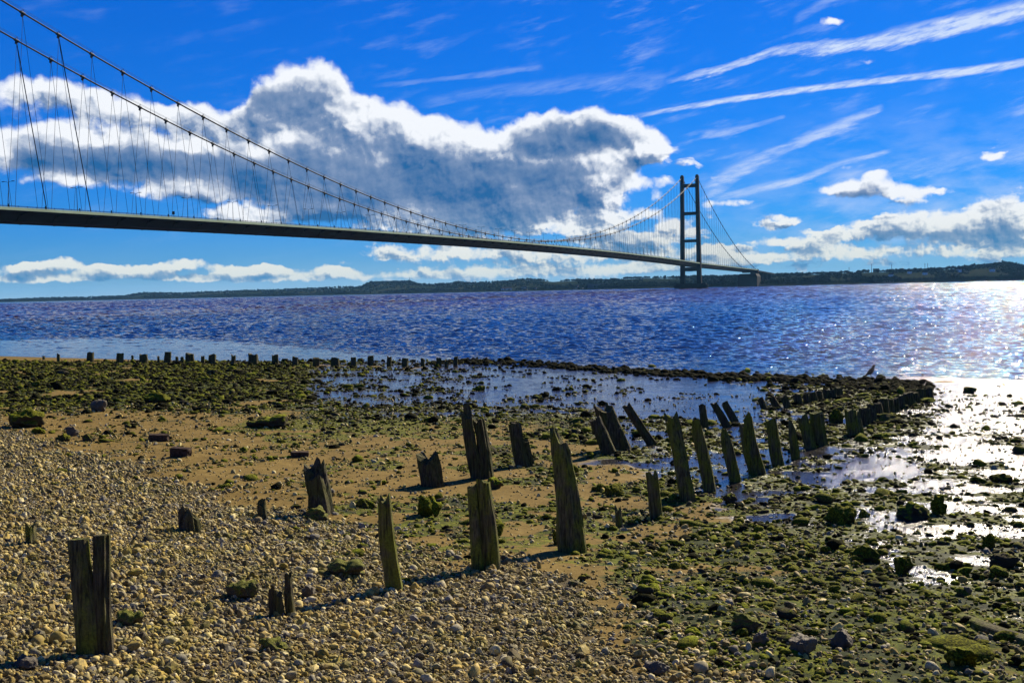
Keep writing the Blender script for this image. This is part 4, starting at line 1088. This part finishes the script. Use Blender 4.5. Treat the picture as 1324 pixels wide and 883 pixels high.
    m = MB(); m.box((0, 0, 0), (1.3, .45, .22)); head = m.mesh('lamp_head', steel)
    for k in range(0, 31):
        s = OFF - 36.2*k
        p = loc(s, 0, deck_z(s) - .5) + Vector((BX, BY, 0))
        if k == 0: lb = 'double-armed lamp post on the bridge deck, leftmost in view'
        else: lb = '%s lamp post on the bridge deck, %s from the left' % ('double-armed' if k < 12 else 'tiny far', ORD[k])
        t = thing('lamp_post', lb, 'lamp post', p, 'lamp posts along the bridge deck' if k < 12 else 'far lamp posts along the bridge deck', math.atan2(NY, NX))
        link('pole', pole, t); link('arm', armm, t)
        for e in (-1, 1): link('lamp_head', head, t, (e*2.5, 0, 11.6))
    p = loc(1163, 10.5, deck_z(1163) - .5) + Vector((BX, BY, 0))
    t = thing('road_sign', 'small dark square sign on a short post at the bridge parapet', 'sign', p, None, math.atan2(NY, NX))
    m = MB(); m.box((0, -.0, 2.6), (1.3, .12, 1.5)); m.build('sign_panel', hang, t)
    m = MB(); m.tube([(0, .12, 0), (0, .12, 3.0)], .09, 5); m.build('post', hang, t)
build_bridge()

# ------------------------------------------------------------------ the far shore
RX = np.array([-500, -100, 0, 440, 660, 884, 1000, 1324, 1500, 1900]); RR = np.array([6500, 5400, 5000, 3800, 3100, 2350, 2060, 2600, 2800, 3200.])
SKY_X = np.array([-500, 0, 60, 110, 160, 185, 233, 283, 320, 367, 441, 468, 478, 506, 530, 538, 560, 581, 592, 605, 640, 655, 672, 688, 715, 748, 780, 812, 837, 860, 905, 932, 960, 996, 1042, 1084, 1125, 1169, 1196, 1235, 1249, 1262, 1284, 1301, 1317, 1324, 1500, 1900])
SKY_Y = np.array([391, 387, 384, 383.5, 381.5, 377.5, 378, 376, 374.5, 373, 370, 369.5, 363.5, 362.8, 362.5, 365.5, 366.6, 365, 362.6, 364, 363.6, 362.2, 360.4, 359.7, 361.8, 360, 360.4, 357.6, 356.5, 356.8, 356, 355.5, 355, 353.9, 351.7, 349.7, 348.5, 347.4, 346.4, 344, 342.5, 341, 338.9, 337.6, 340.5, 342, 330, 322])
def shore_pt(px, extra=0.0):
    a, _ = azel(px, 372.0); r = float(np.interp(px, RX, RR)) + extra
    return r*math.sin(a), r*math.cos(a), a, r
def build_far_shore():
    field_m, nt, b = new_mat('far_fields'); P, N = pos(nt)
    a = noise(nt, vadd(nt, P, (.6, .25, 1), 'MULTIPLY'), .012, 3.0, .5); f = noise(nt, P, .05, 4, .6)
    setin(nt, b, 'Base Color', ramp(nt, a*.7 + f*.3, [(.35, (.007, .012, .008)), (.5, (.013, .018, .010)), (.62, (.024, .026, .015))])); setin(nt, b, 'Roughness', 1.0); setin(nt, b, 'Specular IOR Level', 0)
    xs = np.arange(-480, 1880, 5.0); rows = [(-60, None), (-8, None), (4, 2.2), (14, 4.0), (160, 5.0)]
    vs = []; rel = [0, .25, .5, .75, 1.0, 1.25, 1.7]
    tree = 8.0
    H = []
    for px in xs:
        ytop = np.interp(px, SKY_X, SKY_Y); _, el = azel(px, ytop); x, y, az, r = shore_pt(px)
        dr = 900.0; h = max(3.0, EYE + math.tan(el)*(r + dr) - tree); H.append(h)
        for off, z in ((-60, -3.0), (0, -.4), (6, 2.4), (16, 3.6), (140, 4.2)): vs.append(((r+off)*math.sin(az), (r+off)*math.cos(az), z))
        for t, k in ((.35, .30), (.6, .66), (.8, .9), (1.0, 1.0), (1.3, 1.0), (2.2, .8), (6, .3)):
            rr = r + dr*t; zz = 4.2 + (h - 4.2)*k + 1.5*float(vn(np.array([px*.05]), np.array([t*3.1]))[0] - .5)
            vs.append((rr*math.sin(az), rr*math.cos(az), zz))
    nr = 12; n = len(xs)
    i = (np.arange(n-1)[:, None]*nr + np.arange(nr-1)[None]).ravel()
    link('far_hills', mesh_np('far_hills', np.array(vs), np.stack([i, i+nr, i+nr+1, i+1], 1), field_m, True), kind='structure')
    V = np.array(vs).reshape(n, nr, 3)
    # woods
    tm, nt, b = new_mat('far_foliage'); P, N = pos(nt)
    f = noise(nt, P, .35, 5, .65); r_ = orand(nt)
    setin(nt, b, 'Base Color', mixc(nt, r_*.7, ramp(nt, f, [(.3, (.006, .010, .006)), (.7, (.022, .03, .014))]), (.018, .022, .014))); setin(nt, b, 'Roughness', 1.0); setin(nt, b, 'Specular IOR Level', 0)
    protos = []
    for k in range(6):
        g = np.random.default_rng(900 + k); m = MB()
        me0 = stone_mesh('crown', 900 + k, tm, 1.0, .5, 1, 1.6, 0)
        co = np.empty(len(me0.vertices)*3, np.float32); me0.vertices.foreach_get('co', co); co = co.reshape(-1, 3)
        fs = [tuple(p.vertices) for p in me0.polygons]
        for j in range(9):
            c = g.normal(0, .42, 3); c[2] = abs(c[2])*.9 + .75; s = g.uniform(.32, .6)
            q = co*s*(1 + .25*g.normal(size=(len(co), 1))) + c
            m.add([tuple(p) for p in q], fs)
        m.tube([(0, 0, -.3), (0, 0, .7)], [.09, .05], 5)
        me = m.mesh('far_tree', tm); protos.append(me)
    g = np.random.default_rng(33); P = []; sz = []
    def at(px, t):                              # t in row units
        u = np.clip((px - xs[0])/5.0, 0, n - 1.001); i0 = int(u); fu = u - i0; j = int(np.clip(t, 0, nr - 1.001)); ft = t - j
        A = V[i0, j]*(1-fu) + V[i0+1, j]*fu; B = V[i0, j+1]*(1-fu) + V[i0+1, j+1]*fu
        return A*(1-ft) + B*ft
    for _ in range(5200):                       # along the bank
        px = g.uniform(-150, 1460); c = vn(np.array([px*.035]), np.array([2.0]))[0]
        if g.random() > .35 + 1.1*c: continue
        P.append(at(px, 3 + g.random()**1.5*1.2)); sz.append(g.uniform(2.2, 4.6)*(.6 + .8*c))
    for _ in range(9000):                       # wooded slopes and skyline
        px = g.uniform(-150, 1460); t = 4 + 5.0*g.random()
        c = vn(np.array([px*.022]), np.array([t*.9 + 5]))[0]
        if c < .38: continue
        P.append(at(px, t)); sz.append(g.uniform(2.6, 4.8))
    for _ in range(1500):                       # skyline clumps
        px = g.uniform(-100, 1440); c = vn(np.array([px*.06]), np.array([9.0]))[0]
        extra = 1.0 if (470 < px < 540 or 588 < px < 608 or 655 < px < 700 or 805 < px < 880 or 1270 < px < 1320) else 0
        if c < .5 and not extra: continue
        P.append(at(px, 8 + g.random()*.8)); sz.append(g.uniform(3.0, 4.8))
    P = np.array(P); sz = np.array(sz)
    rot = np.zeros((len(P), 3)); rot[:, 2] = g.uniform(0, 6.28, len(P))
    sc = np.stack([sz*g.uniform(.9, 1.3, len(P)), sz*g.uniform(.9, 1.3, len(P)), sz*g.uniform(.8, 1.25, len(P))], 1)
    instancer('far_woods', protos, P, rot, sc, g.integers(0, 6, len(P)))
    # houses, sheds, masts
    white = plain('white_render', (.75, .74, .72), .8, 0, .05, .2); dark = plain('dark_wall', (.06, .06, .065), .85, 0, .2, .1); roof = plain('slate_roof', (.07, .05, .045), .8, 0, .2, .2); metal = plain('mast_steel', (.05, .05, .055), .6)
    glass = plain('window_dark', (.03, .035, .045), .3)
    def house(px, t, L, D, Hh, label, wall=white, name='house', cat='house', flat=False):
        p = at(px, t); a = math.atan2(p[0], p[1]); q = thing(name, label, cat, tuple(p), None, -a + random.uniform(-.3, .3))
        m = MB(); m.box((0, 0, Hh/2 - .5), (L, D, Hh + 1)); m.build('wall', wall, q)
        m = MB()
        if flat: m.box((0, 0, Hh + .2), (L + .6, D + .6, .4))
        else:
            r = D*.42; m.add([(-L/2-.3, -D/2-.4, Hh-.1), (L/2+.3, -D/2-.4, Hh-.1), (L/2+.3, D/2+.4, Hh-.1), (-L/2-.3, D/2+.4, Hh-.1), (-L/2-.3, 0, Hh+r), (L/2+.3, 0, Hh+r)], [(0, 1, 5, 4), (2, 3, 4, 5), (0, 4, 3), (1, 2, 5), (0, 3, 2, 1)])
        rf = m.build('roof', roof, q)
        if not flat:
            m = MB(); m.box((L*.32, 0, Hh + D*.45), (.8, .8, 1.8)); m.build('chimney', dark, rf)
        for k in range(max(2, int(L/4))):
            m = MB(); m.box(((k + .5)/max(2, int(L/4))*L - L/2, -D/2 - .03, Hh*.55), (1.3, .1, 1.4)); m.build('window', glass, q)
    house(655, 3.3, 30, 9, 5, 'long low white building on the far bank under the bridge')
    house(678, 3.4, 16, 8, 6, 'white house on the far bank right of the long low one')
    house(692, 3.6, 9, 7, 4, 'small white cottage, rightmost of the far white three')
    house(745, 3.5, 12, 8, 6, 'white house beside the dark sheds on the far bank')
    house(752, 3.3, 8, 7, 4, 'small pale hut between white house and dark sheds')
    house(776, 3.3, 64, 22, 11, 'long dark flat-roofed shed on the far bank left of the tower', dark, 'shed', 'shed', True)
    house(1152, 5.2, 12, 8, 6, 'white house high on the right hillside')
    house(1147, 3.2, 26, 8, 4, 'long pale building at the water below the right hill')
    house(1176, 6.0, 11, 8, 5, 'white house near the crest right of the hillside one')
    house(1196, 5.6, 10, 8, 5, 'pale house on the right hill below the twin masts')
    house(1240, 5.8, 12, 8, 6, 'pale house on the right hill left of the wooded top')
    house(1283, 5.4, 12, 8, 6, 'pale house under the wooded hilltop')
    house(1133, 8.0, 16, 12, 10, 'blocky building on the skyline of the right hill', dark, 'skyline_building', 'building', True)
    house(1166, 8.0, 10, 9, 9, 'small dark tower block on the skyline of the right hill', dark, 'skyline_building', 'building', True)
    def mast(px, t, h, label):
        p = at(px, t); q = thing('mast', label, 'mast', tuple(p))
        m = MB(); m.tube([(0, 0, -1), (0, 0, h)], [.75, .35], 5); m.build('pole', metal, q)
        m = MB(); m.box((0, 0, h*.86), (4.5, .6, .5)); m.box((0, 0, h*.72), (3.2, .6, .4)); m.build('crossbar', metal, q)
    mast(530, 8.2, 22, 'thin mast on the wooded rise left of midspan')
    mast(1098, 8.0, 16, 'short mast left of the skyline buildings on the right hill')
    mast(1127, 7.6, 24, 'tall mast beside the blocky skyline building')
    mast(1153, 8.0, 22, 'tall mast in the middle of the right hill skyline')
    mast(1196, 8.0, 22, 'left one of two close masts on the right hill'); mast(1199.5, 8.0, 22, 'right one of two close masts on the right hill')
    mast(1226, 8.0, 10, 'small mast left of the wooded hilltop')
build_far_shore()
